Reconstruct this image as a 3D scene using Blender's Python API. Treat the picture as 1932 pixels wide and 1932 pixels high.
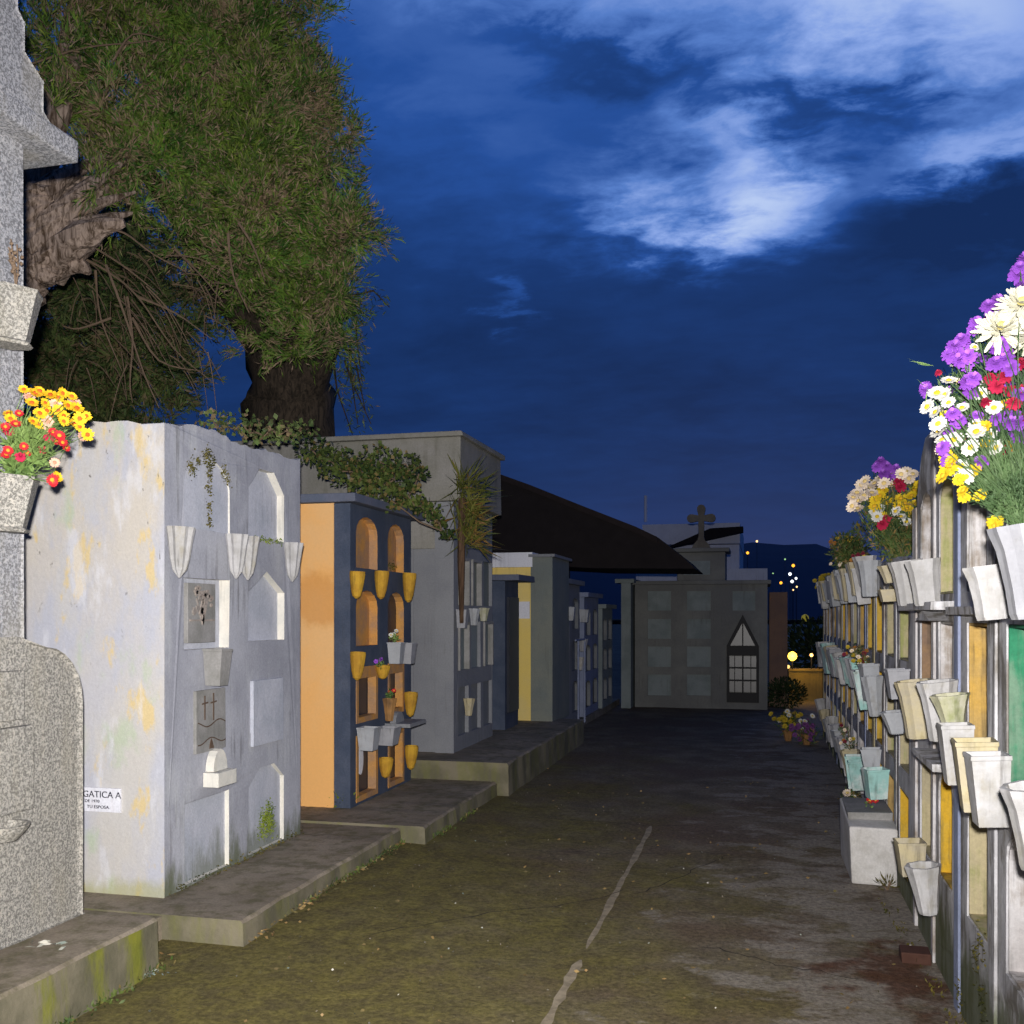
import bpy, bmesh, math, random
import numpy as np
from mathutils import Vector, Matrix, Euler
from mathutils.geometry import tessellate_polygon

random.seed(7); RNG = np.random.default_rng(7)
for o in list(bpy.data.objects): bpy.data.objects.remove(o)
SC = bpy.context.scene
COL = SC.collection
R = math.radians

# ------------------------------------------------------------------ camera
F = 1900.0                      # focal length for a picture 1932 wide
TH = math.atan(474.0 / F)       # the street runs this far right of the view
CAMH = 1.6
cam = bpy.data.cameras.new('camera'); camo = bpy.data.objects.new('camera', cam); COL.objects.link(camo)
camo.location = (0, 0, CAMH); camo.rotation_euler = (R(90), 0, TH)
cam.sensor_width = 36; cam.lens = F / 1932 * 36; cam.shift_y = (1160 - 966) / 1932
cam.clip_start = .05; cam.clip_end = 3000
SC.camera = camo
SC.render.resolution_x = SC.render.resolution_y = 1024
SC.view_settings.view_transform = 'Standard'; SC.view_settings.look = 'None'
SC.view_settings.exposure = 0; SC.view_settings.gamma = 1
SC.view_settings.use_curve_mapping = False
SC.render.engine = 'CYCLES'

# ------------------------------------------------------------------ sky: dusk clouds over a blue twilight
W = bpy.data.worlds.new('World'); SC.world = W; W.use_nodes = True
nt = W.node_tree; nt.nodes.clear()
def N(t, **k):
    n = nt.nodes.new(t)
    for a, b in k.items(): setattr(n, a, b)
    return n
def setin(i, v):
    if hasattr(v, 'links') and hasattr(v, 'is_output'): nt.links.new(v, i)
    else: i.default_value = v
def M(op, a, b=None, c=None, clamp=False):
    n = N('ShaderNodeMath', operation=op, use_clamp=clamp)
    for k, v in enumerate((a, b, c)):
        if v is not None: setin(n.inputs[k], v)
    return n.outputs[0]
def MIXC(f, a, b, mode='MIX'):
    n = N('ShaderNodeMix', data_type='RGBA', blend_type=mode)
    setin(n.inputs[0], f); setin(n.inputs[6], a); setin(n.inputs[7], b)
    return n.outputs[2]
def NOI(vec, scale, detail=6, rough=.55, dist=0):
    n = N('ShaderNodeTexNoise'); setin(n.inputs['Vector'], vec)
    n.inputs['Scale'].default_value = scale; n.inputs['Detail'].default_value = detail
    n.inputs['Roughness'].default_value = rough; n.inputs['Distortion'].default_value = dist
    return n.outputs['Fac']
def SS(x, lo, hi):
    n = N('ShaderNodeMapRange', interpolation_type='SMOOTHSTEP', clamp=True)
    setin(n.inputs[0], x); n.inputs[1].default_value = lo; n.inputs[2].default_value = hi
    n.inputs[3].default_value = 0; n.inputs[4].default_value = 1
    return n.outputs[0]
tc = N('ShaderNodeTexCoord'); sep = N('ShaderNodeSeparateXYZ'); nt.links.new(tc.outputs['Generated'], sep.inputs[0])
sx, sy, sz = sep.outputs
zz = M('ADD', M('MAXIMUM', sz, 0.0), .16)
cmb = N('ShaderNodeCombineXYZ'); nt.links.new(M('MULTIPLY', M('DIVIDE', sx, zz), .72), cmb.inputs[0]); nt.links.new(M('DIVIDE', sy, zz), cmb.inputs[1])
flat = cmb.outputs[0]
AZ = M('MULTIPLY', M('ARCTAN2', sx, sy), 57.2958)
EL = M('MULTIPLY', M('ARCSINE', sz), 57.2958)
n_big = NOI(flat, 1.1, 8, .58, .3); n_mid = NOI(flat, 3.2, 9, .6, .4); n_fine = NOI(flat, 11, 8, .6, .25)
wa = M('MULTIPLY', M('SUBTRACT', n_mid, .5), 9.0); wb = M('MULTIPLY', M('SUBTRACT', n_fine, .5), 8.0)
AZw = M('ADD', AZ, M('ADD', M('MULTIPLY', wa, 1.5), M('MULTIPLY', wb, 1.0))); ELw = M('ADD', EL, M('SUBTRACT', M('MULTIPLY', wb, .7), M('MULTIPLY', wa, .5)))
def blob(a, e, sa, se, amp, tilt=0.0):
    da = M('DIVIDE', M('SUBTRACT', AZw, a), sa)
    de = M('DIVIDE', M('SUBTRACT', M('SUBTRACT', ELw, e), M('MULTIPLY', M('SUBTRACT', AZw, a), tilt)), se)
    q = M('ADD', M('MULTIPLY', da, da), M('MULTIPLY', de, de))
    return M('MULTIPLY', M('EXPONENT', M('MULTIPLY', q, -1)), amp)
terms = [blob(-2.6, 21.6, 5.4, 2.0, .78), blob(-2.6, 24.6, 3.6, 2.2, .42), blob(7, 29.5, 9, 3.2, .26, -.2), blob(11.5, 29.0, 12, 5.0, .33, -.28), blob(11, 23.0, 5.0, 1.3, .45, .08),
         blob(-6, 33, 16, 4, .26), blob(30, 33, 16, 6, .2), blob(-14.6, 17.3, 1.0, .8, .16), blob(-17, 26, 9, 4, .10),
         blob(3.5, 25.6, 6, 1.1, -.15, -.25), blob(12, 19.5, 7, 1.6, -.22, .1), blob(-9, 28.5, 8, 1.3, -.18, -.2)]
acc = terms[0]
for t in terms[1:]: acc = M('ADD', acc, t)
acc = M('ADD', acc, M('MULTIPLY', M('SUBTRACT', n_big, .5), .16))
acc = M('ADD', acc, M('MULTIPLY', M('SUBTRACT', n_mid, .5), .22))
acc = M('ADD', acc, M('MULTIPLY', M('SUBTRACT', n_fine, .5), M('ADD', .10, M('MULTIPLY', acc, .18))))
acc = M('ADD', acc, M('ADD', .03, M('MULTIPLY', M('MULTIPLY', SS(EL, 10, 32), .22), M('SUBTRACT', 1, M('MULTIPLY', SS(EL, 40, 65), .8)))))
rp = N('ShaderNodeValToRGB'); nt.links.new(acc, rp.inputs[0])
cr = rp.color_ramp
cr.elements[0].position = -0.0; cr.elements[0].color = (.0060, .024, .100, 1)
cr.elements[1].position = 1.0; cr.elements[1].color = (.50, .62, .90, 1)
for p, c in ((.12, (.009, .038, .16)), (.28, (.019, .078, .32)), (.5, (.095, .21, .58)), (.72, (.25, .38, .78))):
    e = cr.elements.new(p); e.color = (*c, 1)
dusk = M('ADD', .38, M('MULTIPLY', SS(sy, -.35, .55), .62))
rpd = MIXC(1.0, rp.outputs[0], MIXC(dusk, (0, 0, 0, 1), (1, 1, 1, 1)), 'MULTIPLY')
low = MIXC(M('MULTIPLY', SS(EL, 13, 0), .85), rpd, (.0085, .034, .138, 1))
low = MIXC(M('MULTIPLY', SS(EL, 5, 0), .5), low, (.012, .034, .12, 1))
sky = N('ShaderNodeTexSky', sky_type='NISHITA'); sky.sun_disc = False
sky.sun_elevation = R(1.0); sky.sun_rotation = R(-1.0)
skyt = MIXC(1.0, sky.outputs[0], (.0010, .0016, .003, 1), 'MULTIPLY')
tot = MIXC(1.0, low, skyt, 'ADD')
bg = N('ShaderNodeBackground'); nt.links.new(tot, bg.inputs[0]); bg.inputs[1].default_value = 1.0
wo = N('ShaderNodeOutputWorld'); nt.links.new(bg.outputs[0], wo.inputs[0])

# last glow of the sunk sun behind the cloud gap: very weak and wide
sl = bpy.data.lights.new('sun', 'SUN'); sl.energy = .02; sl.angle = R(25); sl.color = (.6, .75, 1)
so = bpy.data.objects.new('sun', sl); COL.objects.link(so); so.rotation_euler = (R(-68), 0, R(2))
# the photographer's flash gun, a hand above the lens
fl = bpy.data.lights.new('flash_gun', 'SPOT'); fl.energy = 2150; fl.spot_size = R(104); fl.spot_blend = 1.0; fl.shadow_soft_size = .03; fl.color = (1.0, .975, .955)
fo = bpy.data.objects.new('flash_gun', fl); COL.objects.link(fo); fo.location = (.02, -.10, 1.71)
fo.rotation_euler = (R(92.5), 0, TH + R(8))

# ------------------------------------------------------------------ geometry helpers
ct, st = math.cos(TH), math.sin(TH)
def ray(u, v):
    k = (u - 966) / F; return Vector((-st + ct * k, ct + st * k, (1160 - v) / F))
def at(u, v, d):   return Vector((0, 0, CAMH)) + ray(u, v) * d
def atx(u, v, x):  r = ray(u, v); return Vector((0, 0, CAMH)) + r * (x / r.x)
def aty(u, v, y):  r = ray(u, v); return Vector((0, 0, CAMH)) + r * (y / r.y)
def atz(u, v, z):  r = ray(u, v); return Vector((0, 0, CAMH)) + r * ((z - CAMH) / r.z)

def tag(o, label=None, cat=None, group=None, kind=None):
    if label: o['label'] = label
    if cat: o['category'] = cat
    if group: o['group'] = group
    if kind: o['kind'] = kind
    return o
def thing(name, loc, label, cat, group=None):
    o = bpy.data.objects.new(name, None); COL.objects.link(o); o.location = loc
    o.empty_display_size = .1
    return tag(o, label, cat, group)
def wloc(o):
    v = Vector((0, 0, 0))
    while o is not None: v += o.location; o = o.parent
    return v
class MB:
    def __init__(s): s.v = []; s.f = []; s.m = []
    def add(s, vs, fs, m=0):
        b = len(s.v); s.v += [tuple(v) for v in vs]
        for f in fs: s.f.append(tuple(i + b for i in f)); s.m.append(m)
    def box(s, x0, x1, y0, y1, z0, z1, m=0, j=0, taper=0):
        jj = lambda: random.uniform(-j, j)
        t = taper
        vs = [(x0+jj(), y0+jj(), z0), (x1+jj(), y0+jj(), z0), (x1+jj(), y1+jj(), z0), (x0+jj(), y1+jj(), z0),
              (x0+t+jj(), y0+t+jj(), z1+jj()), (x1-t+jj(), y0+t+jj(), z1+jj()), (x1-t+jj(), y1-t+jj(), z1+jj()), (x0+t+jj(), y1-t+jj(), z1+jj())]
        s.add(vs, [(3, 2, 1, 0), (4, 5, 6, 7), (0, 1, 5, 4), (1, 2, 6, 5), (2, 3, 7, 6), (3, 0, 4, 7)], m)
        return s
    def prism(s, poly, mp, w0, w1, m=0):
        n = len(poly)
        vs = [mp(a, b, w0) for a, b in poly] + [mp(a, b, w1) for a, b in poly]
        tr = tessellate_polygon([[Vector((a, b, 0)) for a, b in poly]])
        fs = [tuple(t) for t in tr] + [tuple(i + n for i in reversed(t)) for t in tr]
        fs += [(i, (i+1) % n, (i+1) % n + n, i + n) for i in range(n)]
        s.add(vs, fs, m); return s
    def tube(s, pts, rad, seg=7, m=0, wob=0):
        pts = [Vector(p) for p in pts]; n = len(pts)
        if not hasattr(rad, '__len__'): rad = [rad] * n
        vs = []
        for i, p in enumerate(pts):
            t = (pts[min(i+1, n-1)] - pts[max(i-1, 0)]).normalized()
            a = t.cross(Vector((.31, .17, .93)))
            if a.length < .05: a = t.cross(Vector((1, 0, 0)))
            a.normalize(); b = t.cross(a)
            for k in range(seg):
                q = 2*math.pi*k/seg; r = rad[i] * (1 + random.uniform(-wob, wob))
                vs.append(p + a*math.cos(q)*r + b*math.sin(q)*r)
        fs = []
        for i in range(n-1):
            for k in range(seg):
                fs.append((i*seg+k, i*seg+(k+1) % seg, (i+1)*seg+(k+1) % seg, (i+1)*seg+k))
        fs.append(tuple(range(seg))[::-1]); fs.append(tuple((n-1)*seg+k for k in range(seg)))
        s.add(vs, fs, m); return s
    def lathe(s, prof, mat4=None, seg=12, flute=0, m=0, sx=1, sy=1):
        vs = []; n = len(prof)
        for (r, z) in prof:
            for k in range(seg):
                q = 2*math.pi*k/seg; rr = r * (1 - (flute if k % 2 else 0))
                v = Vector((rr*math.cos(q)*sx, rr*math.sin(q)*sy, z)); vs.append(mat4 @ v if mat4 else v)
        fs = []
        for i in range(n-1):
            for k in range(seg):
                fs.append((i*seg+k, i*seg+(k+1) % seg, (i+1)*seg+(k+1) % seg, (i+1)*seg+k))
        fs.append(tuple(range(seg))[::-1]); fs.append(tuple((n-1)*seg+k for k in range(seg)))
        s.add(vs, fs, m); return s
    def build(s, name, mats, parent=None, smooth=False, bevel=0, loc=None, normals=True):
        if not isinstance(mats, (list, tuple)): mats = [mats]
        off = wloc(parent) if parent is not None else Vector((0, 0, 0))
        o_loc = Vector(loc) if loc is not None else Vector((0, 0, 0))
        sh = off + o_loc if parent is not None else o_loc
        if parent is not None and loc is not None: sh = Vector(loc); o_loc = sh - off
        me = bpy.data.meshes.new(name)
        me.from_pydata([(v[0]-sh.x, v[1]-sh.y, v[2]-sh.z) for v in s.v], [], s.f)
        for mt in mats: me.materials.append(mt)
        me.polygons.foreach_set('material_index', s.m)
        if normals or bevel:
            bm = bmesh.new(); bm.from_mesh(me)
            if bevel:
                bmesh.ops.remove_doubles(bm, verts=bm.verts, dist=.0002)
                es = [e for e in bm.edges if len(e.link_faces) == 2 and e.calc_face_angle(0) > .6]
                bmesh.ops.bevel(bm, geom=es, offset=bevel, segments=2, affect='EDGES', profile=.6)
            bmesh.ops.recalc_face_normals(bm, faces=bm.faces)
            bm.to_mesh(me); bm.free()
        if smooth: me.polygons.foreach_set('use_smooth', [True]*len(me.polygons))
        me.update()
        o = bpy.data.objects.new(name, me); COL.objects.link(o)
        o.location = o_loc
        if parent is not None: o.parent = parent
        return o
LEFT = lambda xf: (lambda u, v, w: (xf + w, u, v))      # facade on the left of the path, looking out to +x
RIGHT = lambda xf: (lambda u, v, w: (xf - w, u, v))     # facade on the right of the path, looking out to -x
FRONT = lambda yf: (lambda u, v, w: (u, yf - w, v))     # facade across the path, looking back at us

def arch(u0, u1, v0, v1, kind='arch', rise=None):
    w = u1 - u0; c = (u0+u1)/2; r = rise if rise is not None else w*.32
    if kind == 'rect': return [(u0, v0), (u1, v0), (u1, v1), (u0, v1)]
    if kind == 'point': return [(u0, v0), (u1, v0), (u1, v1-r), (c, v1), (u0, v1-r)]
    if kind == 'cut': return [(u0, v0), (u1, v0), (u1, v1-r), (c+w*.2, v1), (c-w*.2, v1), (u0, v1-r)]
    pts = [(u0, v0), (u1, v0)]
    for i in range(9):
        a = math.pi*i/8; pts.append((c + w/2*math.cos(a), v1 - r + r*math.sin(a)))
    return pts
def facade(mb, outer, holes, mp, depth, m=0, mr=1, lump=0):
    """a wall skin of real thickness with openings cut in it"""
    loops = [outer] + holes
    tr = tessellate_polygon([[Vector((a, b, 0)) for a, b in lp] for lp in loops])
    flatp = [p for lp in loops for p in lp]; n = len(flatp)
    lm = [random.uniform(-lump, lump) for _ in flatp]
    vs = [mp(a, b, l) for (a, b), l in zip(flatp, lm)] + [mp(a, b, -depth) for a, b in flatp]
    mb.add(vs, [tuple(t) for t in tr] + [tuple(i+n for i in reversed(t)) for t in tr], m)
    b = len(mb.v) - 2*n; k = 0
    for li, lp in enumerate(loops):
        L = len(lp)
        for i in range(L):
            a, c = k+i, k+(i+1) % L
            mb.f.append((a+b, c+b, c+n+b, a+n+b)); mb.m.append(m if li == 0 else mr)
        k += L
def ragged(u0, u1, v0, vf, step=.06, amp=.012):
    """outline of a wall with an uneven, crumbling top edge vf(u)"""
    pts = [(u0, v0), (u1, v0), (u1, vf(u1))]
    u = u1 - step
    while u > u0 + step*.5:
        pts.append((u, vf(u) + random.uniform(-amp, amp))); u -= step*random.uniform(.7, 1.3)
    pts.append((u0, vf(u0)))
    return pts

# ------------------------------------------------------------------ materials
def material(name):
    global nt
    m = bpy.data.materials.new(name); m.use_nodes = True; nt = m.node_tree; nt.nodes.clear()
    return m
def srgb(*c):
    return tuple((x/255/12.92 if x/255 <= .04045 else ((x/255+.055)/1.055)**2.4) for x in c) + (1,)
def finish(col, rough=.85, bump=None, bstr=.3, spec=.3, emit=None):
    b = N('ShaderNodeBsdfPrincipled'); setin(b.inputs['Base Color'], col); setin(b.inputs['Roughness'], rough)
    b.inputs['Specular IOR Level'].default_value = spec
    if bump is not None:
        bn = N('ShaderNodeBump'); bn.inputs['Strength'].default_value = bstr; bn.inputs['Distance'].default_value = .01
        nt.links.new(bump, bn.inputs['Height']); nt.links.new(bn.outputs[0], b.inputs['Normal'])
    if emit:
        b.inputs['Emission Color'].default_value = (*emit[0], 1); b.inputs['Emission Strength'].default_value = emit[1]
    o = N('ShaderNodeOutputMaterial'); nt.links.new(b.outputs[0], o.inputs[0])
def stretch(vec, s):
    n = N('ShaderNodeMapping'); nt.links.new(vec, n.inputs[0]); n.inputs['Scale'].default_value = s; return n.outputs[0]
def C(r, g, b): return (r, g, b, 1)
def wallmat(name, base, alt, stain=None, sc=2.5, streak=.5, moss=0, moss_z=.2, grain=.12, rough=.85, bstr=.35, stain_t=(.55, .75), mosscol=(.075, .09, .015), seed=0, grime=.28):
    """painted render or concrete: blotches, rain streaks, grain, moss at the foot"""
    m = material(name); pos = N('ShaderNodeNewGeometry').outputs['Position']
    pos = stretch(pos, (1, 1, 1)); nt.nodes[-1].inputs['Location'].default_value = (seed*3.7, seed*1.3, 0)
    col = MIXC(SS(NOI(pos, sc, 8, .6), .38, .64), base, alt)
    if stain:
        sv = NOI(stretch(pos, (7, 7, .7)), 1.6, 7, .62)
        sb = NOI(pos, sc*1.7, 8, .6)
        f = SS(M('ADD', M('MULTIPLY', sv, .62), M('MULTIPLY', sb, .38)), *stain_t)
        col = MIXC(M('MULTIPLY', f, streak), col, stain)
    gr = SS(M('ADD', M('MULTIPLY', NOI(stretch(pos, (20, 20, 1.1)), 1.5, 6, .6), .6), M('MULTIPLY', NOI(pos, 2.1, 6, .6), .4)), .53, .68)
    col = MIXC(M('MULTIPLY', gr, grime), col, C(.055, .048, .035))
    g = NOI(pos, 75, 3, .7)
    col = MIXC(1.0, col, MIXC(g, C(1-grain*2.4, 1-grain*2.4, 1-grain*2.4), C(1+grain*2, 1+grain*2, 1+grain*2)), 'MULTIPLY')
    if moss:
        sp = N('ShaderNodeSeparateXYZ'); nt.links.new(pos, sp.inputs[0])
        zt = M('ADD', sp.outputs[2], M('MULTIPLY', M('SUBTRACT', NOI(stretch(pos, (3, 3, 1)), 3.5, 6, .65), .5), .6))
        col = MIXC(M('MULTIPLY', SS(zt, moss_z + .1, moss_z - .1), moss), col, (*mosscol, 1))
    h = M('ADD', M('MULTIPLY', NOI(pos, 14, 8, .7), 1.0), M('MULTIPLY', g, .25))
    finish(col, rough, h, bstr)
    return m
def plain(name, c, rough=.6, var=.25, sc=20, bstr=.15, emit=None, spec=.3):
    m = material(name); pos = N('ShaderNodeNewGeometry').outputs['Position']
    n = NOI(pos, sc, 5, .6)
    col = MIXC(n, C(*[x*(1-var) for x in c]), C(*[min(1, x*(1+var)) for x in c]))
    finish(col, rough, n, bstr, spec, emit); return m
def leafmat(name, a, b, c=None, ct_=.8, rough=.6, trans=.15):
    m = material(name); g = N('ShaderNodeNewGeometry')
    rnd = g.outputs['Random Per Island']
    col = MIXC(rnd, C(*a), C(*b))
    pn = NOI(g.outputs['Position'], 1.7, 4, .6)
    col = MIXC(SS(pn, .42, .62), col, MIXC(rnd, C(*b), C(*[x*.6 for x in a])))
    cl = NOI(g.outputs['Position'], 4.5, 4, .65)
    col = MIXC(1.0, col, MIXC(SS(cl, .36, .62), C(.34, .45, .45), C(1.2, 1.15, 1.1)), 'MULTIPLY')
    if c: col = MIXC(M('MULTIPLY', M('GREATER_THAN', M('FRACT', M('MULTIPLY', rnd, 37.7)), .90), .8), col, C(c[0]*1.3, c[1]*1.25, c[2]*1.5))
    if c: col = MIXC(SS(M('ADD', M('MULTIPLY', NOI(g.outputs['Position'], 2.4, 3, .5), .7), M('MULTIPLY', rnd, .3)), ct_-.16, ct_), col, C(*c))
    bs = N('ShaderNodeBsdfPrincipled'); nt.links.new(col, bs.inputs['Base Color']); bs.inputs['Roughness'].default_value = rough
    bs.inputs['Specular IOR Level'].default_value = .25
    tr = N('ShaderNodeBsdfTranslucent'); nt.links.new(col, tr.inputs[0])
    mx = N('ShaderNodeMixShader'); mx.inputs[0].default_value = trans
    nt.links.new(bs.outputs[0], mx.inputs[1]); nt.links.new(tr.outputs[0], mx.inputs[2])
    o = N('ShaderNodeOutputMaterial'); nt.links.new(mx.outputs[0], o.inputs[0]); return m

MT = {}
# peeling side wall: blue grey paint over peach, yellow and greenish older coats
def peel():
    m = material('peeling_paint'); pos = N('ShaderNodeNewGeometry').outputs['Position']
    v = stretch(pos, (1, 1, .42))
    col = MIXC(SS(NOI(v, 2.2, 9, .65), .42, .6), C(.46, .465, .52), C(.52, .50, .48))
    sp = N('ShaderNodeSeparateXYZ'); nt.links.new(pos, sp.inputs[0])
    hi = SS(sp.outputs[2], .9, 2.3)
    col = MIXC(M('MULTIPLY', SS(NOI(v, 3.3, 8, .6), .42, .54), M('ADD', .15, M('MULTIPLY', hi, .55))), col, C(.57, .51, .42))
    vv = stretch(pos, (1, 1, .42)); nt.nodes[-1].inputs['Location'].default_value = (5, 2, 9)
    col = MIXC(M('MULTIPLY', SS(NOI(vv, 5.0, 8, .62), .57, .64), .8), col, C(.66, .50, .22))
    v3 = stretch(pos, (1, 1, .5)); nt.nodes[-1].inputs['Location'].default_value = (1, 8, 3)
    col = MIXC(M('MULTIPLY', SS(NOI(v3, 3.4, 8, .62), .56, .66), .65), col, C(.42, .50, .34))
    v4 = stretch(pos, (1, 1, .3)); nt.nodes[-1].inputs['Location'].default_value = (11, 4, 7)
    col = MIXC(M('MULTIPLY', SS(NOI(v4, 6, 8, .62), .56, .66), .5), col, C(.66, .66, .70))
    v5 = stretch(pos, (1, 1, .6)); nt.nodes[-1].inputs['Location'].default_value = (7, 7, 1)
    col = MIXC(M('MULTIPLY', SS(NOI(v5, 22, 4, .6), .66, .72), M('MULTIPLY', hi, .8)), col, C(.12, .11, .09))
    col = MIXC(M('MULTIPLY', SS(M('ADD', sp.outputs[2], M('MULTIPLY', NOI(pos, 8, 5, .6), .25)), .38, .26), .6), col, C(.34, .33, .12))
    g = NOI(pos, 80, 3, .7)
    col = MIXC(1.0, col, MIXC(g, C(.85, .85, .85), C(1.12, 1.12, 1.12)), 'MULTIPLY')
    finish(col, .8, M('ADD', NOI(pos, 12, 8, .7), M('MULTIPLY', g, .3)), .4)
    return m
MT['peel'] = peel()
MT['bluegrey'] = wallmat('blue_grey_paint', C(.33, .335, .38), C(.42, .425, .47), C(.50, .51, .53), 2.2, .7, moss=.75, moss_z=.24, stain_t=(.5, .66), grime=.5)
MT['whiteblue'] = wallmat('pale_niche_paint', C(.50, .51, .57), C(.42, .44, .50), C(.30, .31, .34), 4, .45, moss=.6, moss_z=.26)
MT['whitecream'] = wallmat('cream_white_paint', C(.74, .70, .62), C(.64, .62, .56), C(.45, .40, .20), 6, .4, grain=.06)
MT['cement'] = wallmat('bare_cement', C(.30, .29, .28), C(.22, .215, .20), C(.12, .11, .09), 5, .6)
def granite(name, tint, sc=95):
    m = material(name); pos = N('ShaderNodeNewGeometry').outputs['Position']
    f = SS(NOI(pos, sc, 2, .8), .42, .6)
    f2 = SS(NOI(pos, sc*.6, 2, .7), .56, .64)
    col = MIXC(f, C(.15*tint[0], .15*tint[1], .15*tint[2]), C(.37*tint[0], .37*tint[1], .37*tint[2]))
    col = MIXC(f2, col, C(.42*tint[0], .41*tint[1], .40*tint[2]))
    col = MIXC(M('MULTIPLY', SS(NOI(stretch(pos, (2, 2, .5)), 3, 7, .6), .45, .7), .35), col, C(.30, .27, .20))
    finish(col, .75, NOI(pos, 60, 4, .7), .25); return m
MT['granite'] = granite('grey_granite', (1.05, 1.05, 1.1))
MT['granite2'] = granite('warm_granite', (1.0, .95, .85))
def orangemat():
    m = material('orange_render'); pos = N('ShaderNodeNewGeometry').outputs['Position']
    col = MIXC(SS(NOI(pos, 1.4, 7, .6), .4, .6), C(.84, .45, .155), C(.80, .47, .20))
    sp = N('ShaderNodeSeparateXYZ'); nt.links.new(pos, sp.inputs[0])
    w = M('MULTIPLY', M('SUBTRACT', NOI(pos, 3.5, 8, .65), .5), .5); w2 = M('MULTIPLY', M('SUBTRACT', NOI(pos, 5.5, 8, .65), .5), .3)
    def dist(cx, cz, rx, rz):
        a = M('DIVIDE', M('SUBTRACT', M('ADD', sp.outputs[0], w), cx), rx); b = M('DIVIDE', M('SUBTRACT', M('ADD', sp.outputs[2], w2), cz), rz)
        return M('SQRT', M('ADD', M('MULTIPLY', a, a), M('MULTIPLY', b, b)))
    f = SS(dist(-3.25, 1.70, .26, .20), 1.25, .7)
    ring = SS(M('ABSOLUTE', M('SUBTRACT', dist(-3.65, 1.45, .42, .36), 1.0)), .16, .02)
    f2 = M('MULTIPLY', ring, SS(sp.outputs[2], 1.45, 1.7))
    f3 = M('MULTIPLY', SS(NOI(pos, 9, 5, .6), .64, .72), SS(M('ABSOLUTE', M('SUBTRACT', sp.outputs[2], 1.35)), .35, .1))
    col = MIXC(M('MULTIPLY', M('MAXIMUM', f, M('MAXIMUM', f2, f3)), .55), col, C(.60, .25, .05))
    g = NOI(pos, 75, 3, .7); col = MIXC(1.0, col, MIXC(g, C(.9, .9, .9), C(1.06, 1.06, 1.06)), 'MULTIPLY')
    finish(col, .85, NOI(pos, 12, 8, .7), .2); return m
MT['orange'] = orangemat()
MT['orange2'] = wallmat('ochre_niche_paint', C(.55, .27, .07), C(.38, .22, .12), C(.12, .09, .06), 6, .7)
MT['navy'] = wallmat('slate_blue_paint', C(.050, .066, .105), C(.072, .088, .13), C(.13, .14, .17), 4, .4, grain=.15)
MT['navyroof'] = wallmat('slate_blue_roof', C(.13, .14, .19), C(.10, .12, .17), C(.05, .05, .06), 4, .5)
MT['beige'] = wallmat('weathered_beige_concrete', C(.235, .225, .19), C(.29, .275, .25), C(.10, .095, .06), 1.8, .55, moss=.7, moss_z=.42, stain_t=(.5, .7))
MT['greyrender'] = wallmat('grey_render', C(.24, .245, .26), C(.20, .205, .225), C(.13, .13, .13), 1.7, .4)
MT['greyniche'] = wallmat('dull_grey_niche', C(.16, .17, .185), C(.21, .215, .22), C(.07, .07, .07), 4, .6)
MT['yellowhouse'] = wallmat('mustard_yellow_paint', C(.84, .62, .17), C(.78, .60, .22), None, 2, grain=.05)
MT['whitehouse'] = wallmat('white_lime_paint', C(.80, .80, .85), C(.72, .72, .78), C(.45, .34, .33), 2, .4)
MT['greenishgrey'] = wallmat('greenish_grey_render', C(.21, .22, .19), C(.17, .19, .18), C(.12, .12, .09), 2.5, .5)
MT['paleblue'] = wallmat('pale_blue_paint', C(.25, .28, .40), C(.20, .23, .33), C(.12, .12, .13), 4, .4)
MT['fargrey'] = wallmat('far_niche_block_grey', C(.20, .20, .185), C(.15, .15, .145), C(.08, .08, .07), 1.4, .5)
MT['farpanel'] = wallmat('far_panel_grey', C(.24, .27, .27), C(.18, .21, .21), C(.10, .10, .09), 3, .5)
MT['brownwall'] = wallmat('brown_plaster', C(.20, .12, .085), C(.16, .10, .08), None, 3)
MT['darkroof'] = plain('tarred_roof_sheet', (.022, .018, .018), .95, .3, 6, .3, spec=.1)
MT['iron'] = plain('dark_iron', (.012, .011, .012), .6, .3, 30)
MT['glass'] = plain('dark_glass', (.015, .018, .022), .12, .2, 30, .05, spec=.5)
MT['pane'] = plain('curtained_pane', (.15, .14, .13), .35, .1, 8, .05, spec=.5)
MT['slate'] = plain('dark_marble', (.028, .030, .04), .3, .4, 12, .1)
MT['soil'] = plain('damp_soil', (.035, .028, .018), .95, .5, 12, .6)
MT['bark'] = None
def barkmat(name, a, b):
    m = material(name); pos = N('ShaderNodeNewGeometry').outputs['Position']
    n = NOI(stretch(pos, (16, 16, 2.6)), 1.4, 8, .7, 1.0)
    col = MIXC(SS(n, .36, .64), C(*a), C(*b)); finish(col, .9, n, .9); return m
MT['bark'] = barkmat('pale_brown_bark', (.08, .05, .03), (.50, .38, .30))
MT['barkdark'] = barkmat('dark_bark', (.016, .012, .008), (.075, .055, .038))
MT['twig'] = plain('twig_bark', (.19, .13, .085), .9, .4, 20)
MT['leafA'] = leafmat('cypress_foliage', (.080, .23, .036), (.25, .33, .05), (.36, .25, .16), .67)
MT['leafB'] = leafmat('olive_foliage', (.11, .19, .055), (.20, .24, .08), (.24, .17, .09), .7)  # duller olive leaves for the back tree, drooping branches and rear ivy
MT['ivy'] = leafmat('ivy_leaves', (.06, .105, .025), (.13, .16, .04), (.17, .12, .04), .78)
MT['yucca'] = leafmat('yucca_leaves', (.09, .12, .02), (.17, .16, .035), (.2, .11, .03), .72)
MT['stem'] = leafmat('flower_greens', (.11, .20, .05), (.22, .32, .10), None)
MT['stemdark'] = leafmat('dull_flower_greens', (.07, .12, .03), (.12, .16, .05), (.25, .16, .05), .7)
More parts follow.
